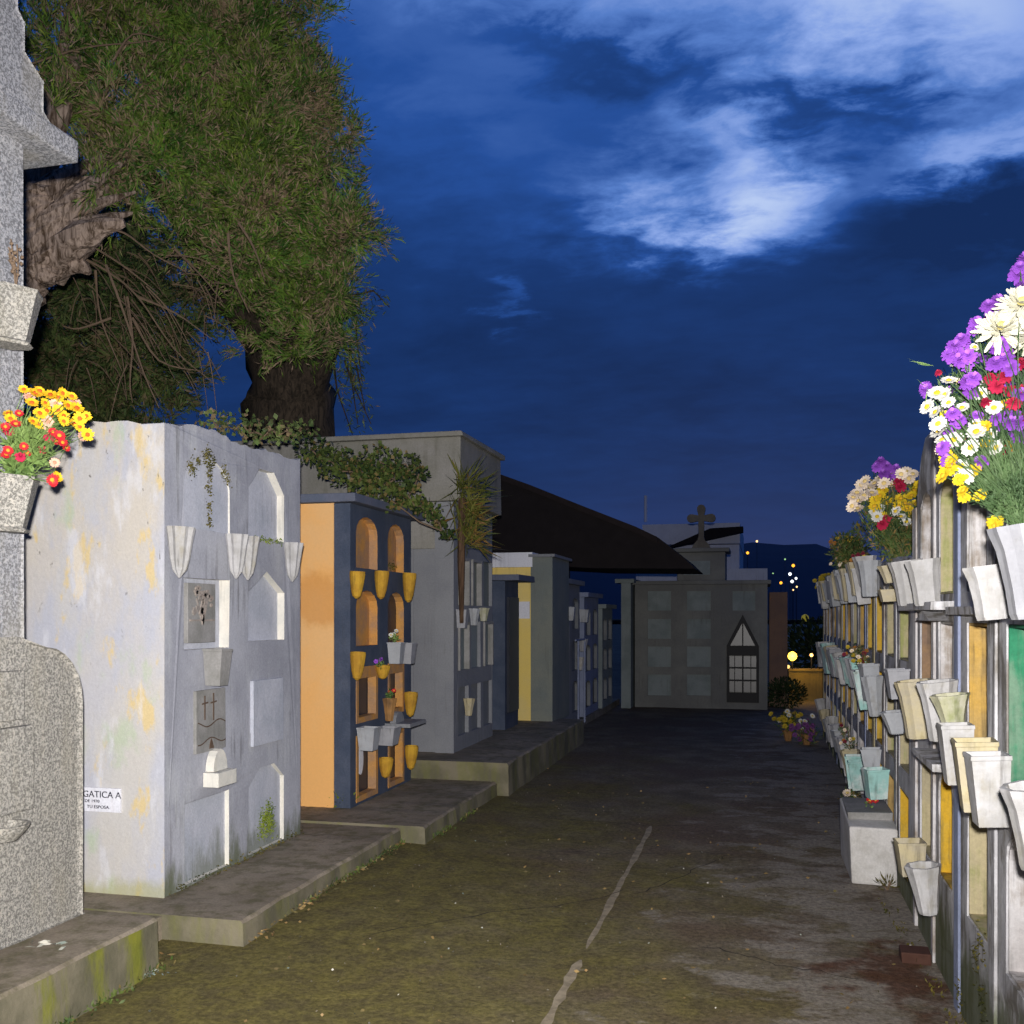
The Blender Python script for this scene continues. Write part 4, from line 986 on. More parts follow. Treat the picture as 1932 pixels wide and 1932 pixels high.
# ochre wall with lanterns, hedge
random.seed(81)
t = thing('ochre_wall', (.9, 19.5, 0), 'low ochre wall lit by a yellow lamp beyond the end of the path', 'wall')
MT['dullochre'] = wallmat('dull_ochre_render', C(.30, .22, .07), C(.22, .16, .06), C(.10, .08, .04), 3, .6)
MB().box(.42, 1.6, 19.4, 19.6, -.02, .56).build('wall', MT['dullochre'], t); MB().box(.40, 1.62, 19.37, 19.63, .562, .60).build('coping', MT['dullochre'], t)
def lantern(u, v, d, r, col, stre, label, light=0, zbase=.6, group=None, name='lantern'):
    p = at(u, v, d); t = thing(name, (p.x, p.y, zbase), label, 'lamp', group)
    mb = MB(); mb.tube([(p.x, p.y, zbase), (p.x, p.y, p.z-r)], max(.012, r*.15), 6); mb.build('post', MT['iron'], t)
    mb = MB(); mb.lathe([(r*.3, -r), (r*.85, -r*.5), (r, 0), (r*.8, r*.6), (r*.2, r)], Matrix.Translation(p), 10)
    mb.build('bulb', plain('lit_bulb_%s' % label[:12], col, .5, 0, 5, 0, emit=(col, stre)), t, smooth=True)
    if light:
        L = bpy.data.lights.new('bulb_light', 'POINT'); L.energy = light; L.color = col; L.shadow_soft_size = .06
        lo = bpy.data.objects.new('bulb_light', L); COL.objects.link(lo); lo.parent = t; lo.location = p + Vector((0, -.12, .02)) - wloc(t)
    return t
lantern(1495, 1238, 18.55, .085, (1, .60, .07), 4, 'brightest yellow lamp glowing beyond the end of the path', 8, .6)
lantern(1531, 1236, 18.6, .032, (1, .6, .2), 2.5, 'left one of the two small pale lamps right of the brightest lamp', 3, .6)
lantern(1546, 1237, 18.6, .032, (1, .4, .15), 2.5, 'right one of the two small pale lamps right of the brightest lamp', 0, .6)
lantern(1487, 1258, 18.0, .032, (1, .65, .2), 1.6, 'dim small lamp just below the brightest yellow lamp', 0, 0)
lantern(1519, 1166, 24, .09, (.5, .42, .05), .25, 'dull yellow globe hanging above the brightest lamp in the dark', 0, 0)
plant('hedge', 'dark low hedge between the niche block and the ochre wall', 'hedge', (.36, 17.9, .26), .36, 1300, (.04, .08), (.02, .035), 'hedge')
plant('bush', 'dark bush rising behind the ochre wall', 'bush', (1.25, 22, .9), .9, 2200, (.08, .15), (.05, .08), 'hedge')

# hill and town lights
mb = MB(); vs = []; ux = list(range(-200, 2300, 60)); 
for j, d in enumerate((170, 230, 300, 380)):
    for i, u in enumerate(ux):
        hgt = 1100 - (72 - 12*math.cos(u*.004) + 6*math.sin(u*.013+1) + 3*math.sin(u*.041)) * (0, .55, .9, 1.12)[j] * (.25 + .75*min(1, max(0, (1640-u)/60. if u > 1580 else 1)))
        if j == 0: hgt = 1168
        vs.append(at(u, hgt, d))
nx_ = len(ux)
mb.add(vs, [(j*nx_+i, j*nx_+i+1, (j+1)*nx_+i+1, (j+1)*nx_+i) for j in range(3) for i in range(nx_-1)])
tag(mb.build('hill', MT['hill'], smooth=True, normals=False), kind='structure')
TL = [(163, 328, 0, 7), (97, 410, 1, 9), (222, 558, 2, 11), (277, 555, 3, 4), (362, 455, 3, 5), (420, 500, 1, 10), (333, 622, 1, 9), (397, 560, 2, 10), (440, 590, 2, 8), (412, 612, 2, 10), (445, 650, 0, 6), (420, 672, 0, 5)]
tcol = [(1, .62, .25), (1, .40, .03), (.9, .95, 1), (.45, .85, .35)]
tnm = ['pale warm', 'orange', 'bright white', 'faint green']
for i, (zx, zy, k, s) in enumerate(TL):
    u = (2150+zx/2.415)*.644; v = (1450+zy/2.415)*.644
    lantern(u, v, 160, s*.025, tcol[k], 2.2 if k != 3 else 1, tnm[k] + ' town light on the dark hill, %s from the left' % ['three', 'two', 'four', 'five', 'seven', 'ten', 'six', 'eight', 'eleven', 'nine', 'twelve', 'ten below'][i], 0, .5, 'town lights on the far hill', 'town_light')  # distant house lights, each built as a bulb on an added post

# ================================================================== TREES
random.seed(91)
def limb(mb, pts, rads, seg=10, wob=.1):
    # smooth the path a little
    P = [Vector(p) for p in pts]; Q = []; Rr = []
    for i in range(len(P)-1):
        for k in range(4):
            t_ = k/4; p0 = P[max(i-1, 0)]; p1 = P[i]; p2 = P[i+1]; p3 = P[min(i+2, len(P)-1)]
            q = .5*((2*p1) + (p2-p0)*t_ + (2*p0-5*p1+4*p2-p3)*t_*t_ + (3*p1-p0-3*p2+p3)*t_**3)
            Q.append(q); Rr.append(rads[i]*(1-t_)+rads[i+1]*t_)
    Q.append(P[-1]); Rr.append(rads[-1]); mb.tube(Q, Rr, seg, wob=wob)
# near conifer on the right, dark trunk behind the orange tomb
T1 = thing('conifer_tree', at(545, 1100, 11.8) * 1, 'big conifer with thick dark trunk rising behind the orange tomb', 'tree')
T1.location.z = 0
mb = MB()
limb(mb, [(T1.location.x, T1.location.y, 0), at(548, 830, 11.8), at(545, 700, 11.6), at(520, 500, 11.0), at(450, 250, 10.4), at(400, -50, 10.2)], [.60, .54, .46, .38, .28, .18], 14, .12)
limb(mb, [at(548, 780, 11.8), at(600, 640, 11.2), at(610, 480, 10.6), at(600, 300, 10.4)], [.3, .26, .2, .1])
limb(mb, [at(545, 700, 11.6), at(440, 560, 11), at(350, 420, 10.2), at(280, 330, 9.6)], [.3, .2, .14, .08])
mb.build('trunk', MT['barkdark'], T1, normals=False, smooth=True)
def bl(u, v, r, d, dens=1.0): return (tuple(at(u, v, d)), r/F*d, dens)
blobs1 = [bl(365, 60, 150, 9.3), bl(515, 20, 95, 9.5), bl(535, 110, 75, 9.6), bl(430, 190, 160, 9.3), bl(545, 235, 115, 9.6), bl(620, 310, 78, 9.7), bl(395, 350, 150, 9.1), bl(525, 400, 150, 9.4), bl(635, 420, 72, 9.8),
          bl(585, 530, 92, 9.8), bl(575, 620, 72, 9.8), bl(515, 625, 48, 9.8, .9), bl(628, 560, 42, 9.8), bl(480, 480, 90, 9.6), bl(300, -130, 200, 9.4, .6), bl(480, -120, 120, 9.5, .6), bl(640, 130, 26, 9.6, .6), bl(695, 300, 24, 9.8, .5), bl(705, 390, 22, 9.8, .5), bl(660, 220, 26, 9.6, .6), bl(690, 455, 18, 9.8, .4), bl(600, 600, 75, 10.6, .8), bl(640, 640, 42, 10.8, .7), bl(480, 650, 40, 10.8, .6), bl(660, 720, 24, 11.0, .5), bl(460, 560, 60, 10.4, .8)]
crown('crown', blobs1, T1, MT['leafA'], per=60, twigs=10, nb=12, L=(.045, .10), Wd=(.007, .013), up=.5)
# dim drooping branches right of the trunk
mb = MB(); P = []; D_ = []
for u0, v0, u1, v1 in ((655, 560, 735, 580), (640, 640, 690, 780), (660, 640, 675, 800), (650, 680, 700, 800), (640, 600, 700, 600), (630, 690, 665, 820), (672, 600, 683, 720)):
    a, b = at(u0, v0, 11.2), at(u1, v1, 11.2); m_ = a.lerp(b, .5) + Vector((random.uniform(-.1, .1), 0, .12)); mb.tube([a, m_, b], [.014, .01, .005], 5)
    for k in range(70):
        s = random.random(); p = a.lerp(b, s) + Vector((random.gauss(0, .04), random.gauss(0, .04), random.gauss(0, .05) + .12*math.sin(s*3.14))); P.append(p); D_.append((random.gauss(0, .5), random.gauss(0, .5), random.uniform(-1, .2)))
mb.build('drooping_branches', MT['barkdark'], T1, normals=False)['kind'] = 'stuff'
blades('drooping_leaves', np.array(P), np.array(D_), RNG.uniform(.06, .12, len(P)), RNG.uniform(.012, .022, len(P)), MT['leafB'], T1, kind='stuff')

# leaning old tree on the left with a gnarled pale trunk
T2 = thing('leaning_tree', (-7.6, 5.4, 0), 'old leaning tree with gnarled pale brown trunk behind the granite monument', 'tree')
mb = MB()
limb(mb, [(-7.6, 5.4, 0), (-7.3, 5.7, 1.6), at(-60, 600, 8.5), at(40, 480, 8.5), at(100, 420, 8.5), at(170, 370, 8.6), at(260, 330, 9.2)], [.5, .42, .38, .30, .24, .15, .08], 16, .14)
for (a_, b_, c_, e_, r_) in (((20, 560), (80, 450), (150, 365), (215, 310), .12), ((30, 575), (95, 480), (160, 425), (225, 410), .11), ((10, 520), (60, 400), (110, 340), (185, 300), .13), ((40, 560), (75, 500), (120, 470), (165, 470), .10), ((55, 548), (62, 500), (100, 440), (190, 350), .09), ((45, 530), (90, 470), (140, 440), (205, 440), .08), ((15, 500), (70, 430), (140, 400), (230, 370), .10), ((50, 520), (85, 520), (110, 500), (140, 485), .07)):
    limb(mb, [at(*a_, 8.35), at(*b_, 8.15), at(*c_, 8.2), at(e_[0]+25, e_[1]-8, 8.5)], [r_, r_*1.1, r_*.6, .012], 9, .16)
limb(mb, [at(20, 430, 8.3), at(90, 250, 8.4), at(130, 100, 8.6), at(160, -80, 8.8)], [.2, .13, .10, .06], 10, .16)
limb(mb, [at(90, 500, 8.3), at(150, 455, 8.1), at(190, 430, 8.0), at(235, 420, 8.0)], [.18, .13, .08, .03], 10, .15)
limb(mb, [at(60, 500, 8.25), at(80, 530, 8.2), at(55, 552, 8.2)], [.22, .12, .05], 10, .2)
limb(mb, [at(110, 480, 8.2), at(150, 500, 8.2), at(170, 515, 8.2)], [.14, .08, .02], 10, .2)
mb.build('trunk', MT['bark'], T2, normals=False, smooth=False)
mb = MB()
for (pts) in (((190, 430), (235, 440), (290, 480), (350, 512)), ((140, 480), (200, 510), (260, 560), (330, 660), (400, 720)), ((150, 450), (230, 500), (300, 555)), ((60, 120), (160, 90), (260, 80), (300, 75)), ((160, 160), (180, 100), (200, 40), (210, 0)), ((210, 120), (250, 65), (310, 75)), ((240, 560), (250, 640), (245, 720), (250, 760)), ((200, 500), (230, 580), (270, 700), (300, 770)), ((330, 470), (380, 520), (420, 570)), ((210, 600), (150, 620), (120, 615)), ((260, 560), (330, 590), (400, 640)), ((250, 600), (300, 680), (380, 700)), ((180, 510), (190, 600), (230, 700)), ((450, 420), (480, 470), (500, 530)), ((430, 440), (440, 520), (470, 590)), ((100, 30), (120, 120), (110, 200))):
    d = random.uniform(7.9, 8.6); q = [at(u, v, d) for u, v in pts]; limb(mb, q, list(np.linspace(.011, .003, len(q))), 5, .15)
for _ in range(80):
    u0, v0 = random.uniform(130, 420), random.uniform(470, 700); d = random.uniform(8.2, 10); a = at(u0, v0, d)
    b = a + Vector((random.uniform(-.1, .45), random.uniform(-.2, .3), random.uniform(-.55, -.1))); limb(mb, [a, a.lerp(b, .5)+Vector((0, 0, .06)), b], [.006, .004, .002], 4)
mb.build('bare_branches', MT['twig'], T2, normals=False)['kind'] = 'stuff'
blobs2 = [bl(150, 60, 110, 8.8), bl(250, 190, 115, 8.8), bl(120, 190, 85, 8.8), bl(200, 290, 80, 8.7), bl(290, 300, 90, 8.8), bl(60, 80, 60, 8.8), bl(160, -120, 160, 9, .6), bl(260, 60, 100, 9.0), bl(240, 390, 45, 8.6), bl(330, 400, 60, 8.8), bl(105, 110, 70, 8.1, .8), bl(85, 230, 45, 8.0, .7), bl(215, 345, 45, 8.1, .8), bl(235, 410, 35, 8.1, .6), bl(150, 300, 40, 8.0, .5)]
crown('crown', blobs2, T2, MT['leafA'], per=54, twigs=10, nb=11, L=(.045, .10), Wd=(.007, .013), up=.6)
# darker tree further back filling the gap below
T3 = thing('dark_tree', (-9.2, 10.6, 0), 'dim dark tree filling the gap behind the leaning tree and the blue grey block', 'tree')
mb = MB(); limb(mb, [(-9.2, 10.6, 0), at(200, 800, 13.4), at(230, 600, 13.2), at(260, 400, 13)], [.35, .3, .22, .12]); mb.build('trunk', MT['barkdark'], T3, normals=False)
blobs3 = [bl(250, 620, 85, 11.8, .9), bl(330, 590, 60, 11.8, .9), bl(180, 700, 80, 11.8, .9), bl(310, 700, 60, 11.8, .8), bl(440, 560, 45, 11.6, .9), bl(400, 500, 60, 11.6, .9), bl(470, 620, 32, 11.6, .8), bl(90, 650, 80, 11.6, .9), bl(240, 760, 60, 11.8, .9), bl(470, 740, 28, 11.9, .6), bl(385, 780, 30, 11.9, .6), bl(120, 600, 120, 12.5, .6), bl(220, 560, 120, 12.6, .6), bl(330, 560, 75, 12.6, .45), bl(110, 720, 100, 12.4, .6), bl(210, 720, 110, 12.4, .6), bl(305, 700, 75, 12.5, .55), bl(345, 745, 45, 12.5, .5), bl(60, 500, 100, 12.8, .5), bl(420, 520, 70, 12.6, .5), bl(270, 640, 90, 12.8, .6), bl(150, 790, 90, 12.4, .6), bl(290, 780, 70, 12.4, .6), bl(460, 590, 45, 12.6, .4), bl(425, 760, 30, 12.4, .35), bl(-20, 650, 120, 12.6, .5), bl(330, 470, 70, 12.0, .6), bl(250, 460, 90, 12.2, .6), bl(400, 520, 55, 12.0, .6), bl(150, 470, 90, 12.4, .5), bl(440, 640, 35, 12.4, .4), bl(380, 570, 55, 12.1, .7), bl(430, 600, 42, 12.0, .6), bl(350, 650, 40, 12.1, .6), bl(465, 660, 30, 12.0, .5)]
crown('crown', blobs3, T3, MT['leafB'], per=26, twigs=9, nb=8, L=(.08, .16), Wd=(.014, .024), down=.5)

# ================================================================== RIGHT SIDE
random.seed(101)
XR = .77
for k, c in {'rwall': ((.56, .55, .56), (.40, .39, .40), (.12, .10, .07)), 'rcream': ((.44, .37, .22), (.36, .31, .20), (.25, .27, .08)), 'ryellow': ((.56, .33, .02), (.55, .36, .06), (.20, .15, .04)),
             'rochre': ((.50, .30, .06), (.42, .28, .10), (.14, .10, .05)), 'rwhite': ((.58, .56, .56), (.46, .43, .42), (.20, .15, .10)), 'rgreen': ((.015, .14, .07), (.035, .22, .11), (.16, .24, .17)), 'rbrown': ((.26, .16, .08), (.20, .13, .09), (.07, .05, .04))}.items():
    MT[k] = wallmat('niche_wall_' + k[1:], C(*c[0]), C(*c[1]), C(*c[2]), 4, .8, grime=.62, stain_t=(.47, .6), moss=.8 if k in ('rwall', 'rcream') else 0, moss_z=.3)
RA = thing('niche_wall', (XR+.5, 3.9, 0), 'near taller grey burial niche wall with green, cream and yellow recesses on the right', 'tomb wall')
topA = lambda u: 2.47 if u < 5.32 else 2.47 - (u-5.32)*1.25
colsA = [(2.56, 2.94), (3.19, 3.58), (3.87, 4.23), (4.54, 4.88), (5.09, 5.43)]
matA = [['rcream', 'rwhite', 'rwhite'], ['rwhite', 'rgreen', 'rwhite'], ['rcream', 'rochre', 'rwhite'], ['ryellow', 'rwhite', 'rcream'], ['rcream', 'rbrown', 'rwhite']]
HA = []
for ci, (a, b) in enumerate(colsA):
    for ri, (lo, hi, k) in enumerate(((.43, .91, 'arch'), (1.03, 1.57, 'rect'), (1.69, 2.2, 'arch'))):
        HA.append((a, b, lo, hi, k, .10, matA[ci][ri]))
oa = ragged(2.2, 5.66, -.02, topA, .09, .008)
mb = MB(); facade(mb, oa, [arch(*h[:6]) for h in HA], RIGHT(XR), .16, 0, 0, .003); mb.build('facade', [MT['rwall']], RA)
MB().box(XR+.162, XR+2.2, 2.2, 5.66, -.02, 2.0).build('body', MT['rwall'], RA)
for h in HA:
    mb = MB(); i_ = .012
    q = arch(h[0]+.002, h[1]-.002, h[2]+.002, h[3]-.002, h[4], h[5]); qi = arch(h[0]+i_, h[1]-i_, h[2]+i_, h[3]-i_, h[4], h[5]-.003)
    facade(mb, q, [qi], RIGHT(XR+.006), .14, 0, 0); mb.prism(q, RIGHT(XR+.147), 0, -.012)
    mb.build('niche_lining', MT[h[6]], RA)
for (y0, y1, z0, z1, pr) in ((4.45, 5.5, 1.62, 1.655, .10), (3.75, 4.4, 1.60, 1.63, .05), (4.42, 4.98, .955, .985, .10)):
    MB().box(XR-pr, XR-.001, y0, y1, z0, z1, j=.004).build('shelf', MT['rwall'], RA, bevel=.004)
MB().prism([(4.62, 1.575), (5.02, 1.575), (4.82, 1.68-.06)], RIGHT(XR-.001), 0, .08).build('little_gable', MT['rwall'], RA)
# pilasters between the columns
for yy, w_, mt in ((3.73, .10, 'rwall'), (4.39, .08, 'paleblue'), (4.985, .06, 'rwhite'), (3.07, .09, 'rwall'), (5.56, .08, 'rwhite')):
    MB().box(XR-.014, XR-.001, yy-w_/2, yy+w_/2, 0, 2.40 if yy < 5.4 else 2.15, j=.004).build('pilaster', MT[mt], RA, bevel=.006)
mosspatch(RA, [(3.9, .42), (4.0, .35), (3.86, .25), (3.86, .12), (4.3, .1)], RIGHT(XR), .01, 30, (.04, .03), 'mossbrown')

RB = thing('niche_wall', (XR+.5, 9.8, 0), 'long lower niche wall with yellow and ochre recesses receding along the right of the path', 'tomb wall')
nB = 13; colsB = [(5.86+.62*i, 5.86+.62*i+.40) for i in range(nB)]
pool = ['rcream', 'rcream', 'ryellow', 'ryellow', 'rochre', 'rcream', 'rochre', 'ryellow', 'rwhite', 'rochre', 'rbrown', 'rochre', 'rbrown']
HB = []
for ci, (a, b) in enumerate(colsB):
    for ri, (lo, hi) in enumerate(((.12, .60), (.72, 1.22), (1.34, 1.80))):
        m_ = pool[(ci + ri*0) % len(pool)] if ri != 0 else random.choice(['rochre', 'rwhite', 'ryellow', 'rcream', 'rwhite'])
        HB.append((a, b, lo, hi, 'arch' if ri == 2 else 'rect', .09, m_))
mb = MB(); facade(mb, ragged(5.68, 5.86+.62*nB, -.02, lambda u: 1.93+.02*math.sin(u*3), .12, .012), [arch(*h[:6]) for h in HB], RIGHT(XR), .16, 0, 0, .003); mb.build('facade', [MT['rwall']], RB)
MB().box(XR+.162, XR+2.2, 5.68, 5.86+.62*nB, -.02, 1.92).build('body', MT['rwall'], RB)
for h in HB:
    mb = MB(); q = arch(h[0]+.002, h[1]-.002, h[2]+.002, h[3]-.002, h[4], h[5]); qi = arch(h[0]+.012, h[1]-.012, h[2]+.012, h[3]-.012, h[4], h[5]-.003)
    facade(mb, q, [qi], RIGHT(XR+.006), .14, 0, 0); mb.prism(q, RIGHT(XR+.147), 0, -.012); mb.build('niche_lining', MT[h[6]], RB)
for i in range(nB):
    yy = 5.86+.62*i+.51; mt = ['rwall', 'rwhite', 'rcream', 'paleblue', 'rwall'][i % 5]
    MB().box(XR-.009, XR-.001, yy-.05, yy+.05, 0, 1.9, j=.002).build('pilaster', MT[mt], RB, bevel=.005)

# vases of the right wall
OUT = (-1, -.15, 0)
VA = [(1942, 988, 1165, .20, 'grey', 'bell', 'big dull grey vase under the largest bouquet at the right edge'),
      (1868, 1066, 1168, .165, 'white', 'bell', 'clean white fluted vase, topmost on the near right wall'),
      (1802, 1366, 1478, .13, 'white', 'square', 'white square vase above the yellow arched recess on the right wall'),
      (1838, 1396, 1528, .15, 'cream', 'square', 'cream edged vase half hidden behind the plain white one on the near right wall'),
      (1862, 1422, 1556, .135, 'white', 'square', 'plain bright white square vase in front on the near right wall'),
      (1956, 1482, 1640, .17, 'white', 'bell', 'white vase cut by the right edge of the photo at the lower right'),
      (1792, 1310, 1372, .14, 'mossy', 'fluted', 'moss topped vase on the right wall above the white square one'),
      (1768, 1285, 1396, .16, 'white', 'bell', 'white fluted vase next to the mossy one in the middle row on the right'),
      (1724, 1284, 1392, .17, 'cream', 'bell', 'large cream fluted vase in the middle row on the right wall'),
      (1692, 1262, 1318, .13, 'grey', 'square', 'small grey vase behind the large cream one on the right wall'),
      (1688, 1342, 1384, .15, 'pale', 'fluted', 'rounded pale vase below the small grey one on the right wall'),
      (1740, 1056, 1142, .15, 'white', 'bell', 'white vase starting the top row of the long right wall'),
      (1708, 1058, 1142, .16, 'white', 'bell', 'white vase just beyond the one starting the top row of the long right wall'),
      (1678, 1066, 1100, .13, 'cream', 'fluted', 'short cream vase in the top row under the second bouquet'),
      (1678, 1112, 1135, .13, 'cream', 'square', 'small cream box vase just under the short cream vase'),
      (1741, 1632, 1724, .15, 'white', 'fluted', 'white scuffed vase lowest on the right wall near the ground'),
      (1716, 1586, 1650, .15, 'cream', 'square', 'mossy cream box vase low on the right wall behind the concrete bench'),
      (1643, 1412, 1446, .15, 'pale', 'square', 'upper one of two stacked white and turquoise vases on the right wall'),
      (1651, 1450, 1506, .16, 'cyan', 'square', 'turquoise streaked lower vase of the stacked pair on the right wall')]
for i, (u, vt, vb, w, c, stl, lb) in enumerate(VA):
    p = atx(u, vt, XR-.10); q = atx(u, vb, XR-.10)
    pot(p, w, p.z-q.z, stl, c, OUT, lb, 'vases on the right niche wall', tilt=7 if stl in ('bell', 'fluted') else 3, yaw=random.uniform(-.2, .2))
ordn = ['first', 'second', 'third', 'fourth', 'fifth', 'sixth', 'seventh', 'eighth', 'ninth', 'tenth', 'eleventh', 'twelfth', 'thirteenth', 'fourteenth', 'fifteenth', 'sixteenth', 'seventeenth', 'eighteenth', 'nineteenth', 'twentieth', 'twenty-first', 'twenty-second', 'twenty-third', 'twenty-fourth', 'twenty-fifth', 'twenty-sixth', 'twenty-seventh', 'twenty-eighth', 'twenty-ninth', 'thirtieth', 'thirty-first', 'thirty-second', 'thirty-third']
DRY = []
for rn, zt_, start in (('top', 1.97, 6.95), ('middle', 1.26, 6.75), ('bottom', .56, 7.9)):
    yy = start; k = 0
    while yy < 12.9 and k < 33:
        c = random.choice(['white', 'pale', 'grey', 'white', 'cream', 'grey', 'cyan'] if rn != 'top' else ['white', 'pale', 'white', 'cream', 'pale']); stl = random.choice(['fluted', 'bell', 'square', 'fluted'])
        h = random.uniform(.2, .28); z = zt_ + random.uniform(-.05, .04)
        if random.random() < .16 and yy < 11 and k:
            DRY.append(((XR-.10, yy, z), k, rn))
        if random.random() < (.95 if rn != 'bottom' else .6):
            pot((XR-.10, yy, z), random.uniform(.12, .16), h, stl, c, OUT, '%s vase, %s along the %s row of the long right wall' % ({'cyan': 'turquoise', 'pale': 'pale grey'}.get(c, c), ordn[k], rn), 'vases on the right niche wall', tilt=random.uniform(2, 8), yaw=random.uniform(-.3, .3)); k += 1
        yy += random.choice([.16, .2, .31, .22])
for (p_, k_, rn_) in DRY[:9]:
    p_ = Vector(p_); f_ = [(random.choice(['rust', 'dullyellow', 'wine', 'peach']), p_ + Vector((random.gauss(-.02, .03), random.gauss(0, .03), random.uniform(.03, .12))), .017) for _ in range(5)]
    bouquet('wilted brown sprig standing near the %s vase of the %s row, right wall' % (ordn[k_], rn_), p_, f_, [(p_ + Vector((0, 0, .05)), .05, 70)], MT['stemdark'], leafL=(.02, .05), leafW=(.003, .009), name='dried_flowers', cat='dried flowers')
# concrete bench block and small things at the wall foot
bn = thing('concrete_bench', (.645, 6.65, 0), 'squat whitewashed concrete block at the foot of the right wall', 'bench')
mb = MB(); mb.add([(.51, 6.3, 0), (.765, 6.28, 0), (.765, 7.0, 0), (.50, 7.02, 0), (.495, 6.28, .345), (.765, 6.26, .345), (.765, 7.0, .40), (.49, 7.0, .39)], [(3, 2, 1, 0), (4, 5, 6, 7), (0, 1, 5, 4), (1, 2, 6, 5), (2, 3, 7, 6), (3, 0, 4, 7)])
mb.build('block', wallmat('whitewashed_block', C(.60, .58, .56), C(.46, .44, .41), C(.22, .20, .15), 5, .6), bn, bevel=.014)
MB().box(.50, .76, 6.45, 6.98, .352, .40, j=.006).build('seat_slab', MT['cement'], bn, bevel=.008)
p = atz(1604, 1550, 0); cn = pot((p.x, p.y, .16), .10, .16, 'fluted', 'mossy', OUT, 'little mossy pot with a pale flower on the ground before the concrete bench', tilt=0)
bouquet('single pale flower in the little pot by the concrete bench', (p.x, p.y, .16), [('peach', Vector((p.x-.02, p.y, .22)), .04), ('daisy', Vector((p.x+.03, p.y, .19)), .025)], [(Vector((p.x, p.y, .18)), .04, 50)], MT['stemdark'])
b = atx(1641, 1517, .64); bouquet('tiny red flower lying on the back of the concrete bench', b, [('red', b+Vector((0, 0, .02)), .025), ('red', b+Vector((.04, .05, .015)), .02)], [(b, .025, 15)], None, leafL=(.01, .03))
br = thing('brick_piece', (.42, 5.0, 0), 'broken reddish brick on the ground by the right wall', 'brick')
p = atz(1720, 1800, .03); MB().box(p.x-.05, p.x+.08, p.y-.06, p.y+.05, 0, .055, j=.008).build('brick', plain('wet_brick', (.07, .03, .02), .8, .4, 20), br, bevel=.006)
dl = plant('dry_weed', 'small dry tuft at the near foot of the concrete bench', 'weed', (.70, 6.2, .03), .05, 60, (.03, .06), (.005, .01), 'mossbrown')

# bouquets of the right wall
random.seed(111)
fl1 = []
dB = 3.0
def F1(k, u, v, r, d=None): fl1.append((k, at(u, v, (d or dB) + random.uniform(-.06, .06)), r/F*(d or dB)*1.12))
for _ in range(70):
    u_ = random.uniform(1770, 1945); v_ = random.uniform(560 + max(0, 1900-u_)*1.1, 905)
    F1(random.choice(['purple', 'purple', 'daisy', 'daisy', 'yellow', 'crimson', 'peach']), u_, v_, random.uniform(7, 13), 3.12)
for (u, v, r) in ((1885, 625, 44), (1925, 580, 46), (1948, 640, 46), (1905, 600, 36)): F1('spider', u, v, r, 2.93)
for (u, v) in ((1925, 505), (1918, 520), (1935, 490), (1878, 570), (1890, 575), (1868, 578), (1870, 590), (1845, 610), (1838, 622), (1822, 650), (1812, 642), (1798, 655), (1806, 668), (1795, 670), (1815, 680), (1830, 672), (1825, 690), (1890, 650), (1900, 665), (1880, 658), (1895, 680), (1875, 688), (1910, 695), (1745, 730), (1752, 738), (1825, 722), (1838, 715), (1835, 740), (1800, 782), (1810, 792), (1805, 800), (1845, 785), (1884, 790), (1880, 802), (1905, 770), (1912, 785), (1905, 800), (1920, 800), (1915, 818), (1850, 872), (1905, 720), (1925, 745), (1932, 540), (1780, 845), (1787, 868), (1930, 825)): F1('purple', u+random.uniform(-3, 3), v, random.uniform(12, 17))
for (u, v) in ((1790, 718), (1768, 742), (1750, 768), (1782, 745), (1765, 778), (1772, 813), (1778, 830), (1850, 743), (1875, 770), (1842, 815), (1832, 845), (1770, 800), (1815, 770), (1800, 830), (1823, 900), (1840, 800), (1815, 880), (1868, 820), (1790, 760), (1880, 845)): F1('daisy', u, v, random.uniform(12, 17))
for (u, v) in ((1785, 862), (1790, 885), (1780, 898), (1795, 870), (1858, 805), (1855, 808), (1818, 925), (1820, 938), (1862, 835), (1850, 935), (1876, 992), (1878, 985), (1895, 765), (1910, 845), (1925, 860), (1810, 905), (1835, 890)): F1('yellow', u, v, random.uniform(12, 18))
for (u, v) in ((1868, 715), (1895, 712), (1925, 688), (1930, 735), (1905, 738), (1920, 755), (1880, 730), (1860, 760), (1930, 790), (1900, 850), (1882, 865), (1912, 762)): F1('crimson', u, v, random.uniform(10, 15))
bq = bouquet('largest bouquet with purple, white, yellow and crimson flowers at the right edge', at(1932, 995, 2.95), fl1,
        [(at(1885, 900, 3.05), .10, 3200), (at(1915, 935, 2.98), .08, 3200), (at(1850, 850, 3.1), .11, 1800), (at(1900, 800, 3.15), .15, 3000), (at(1830, 750, 3.15), .11, 1500), (at(1915, 690, 3.15), .13, 1600), (at(1875, 650, 3.12), .07, 400)], MT['fern'], leafL=(.010, .030), leafW=(.003, .007))
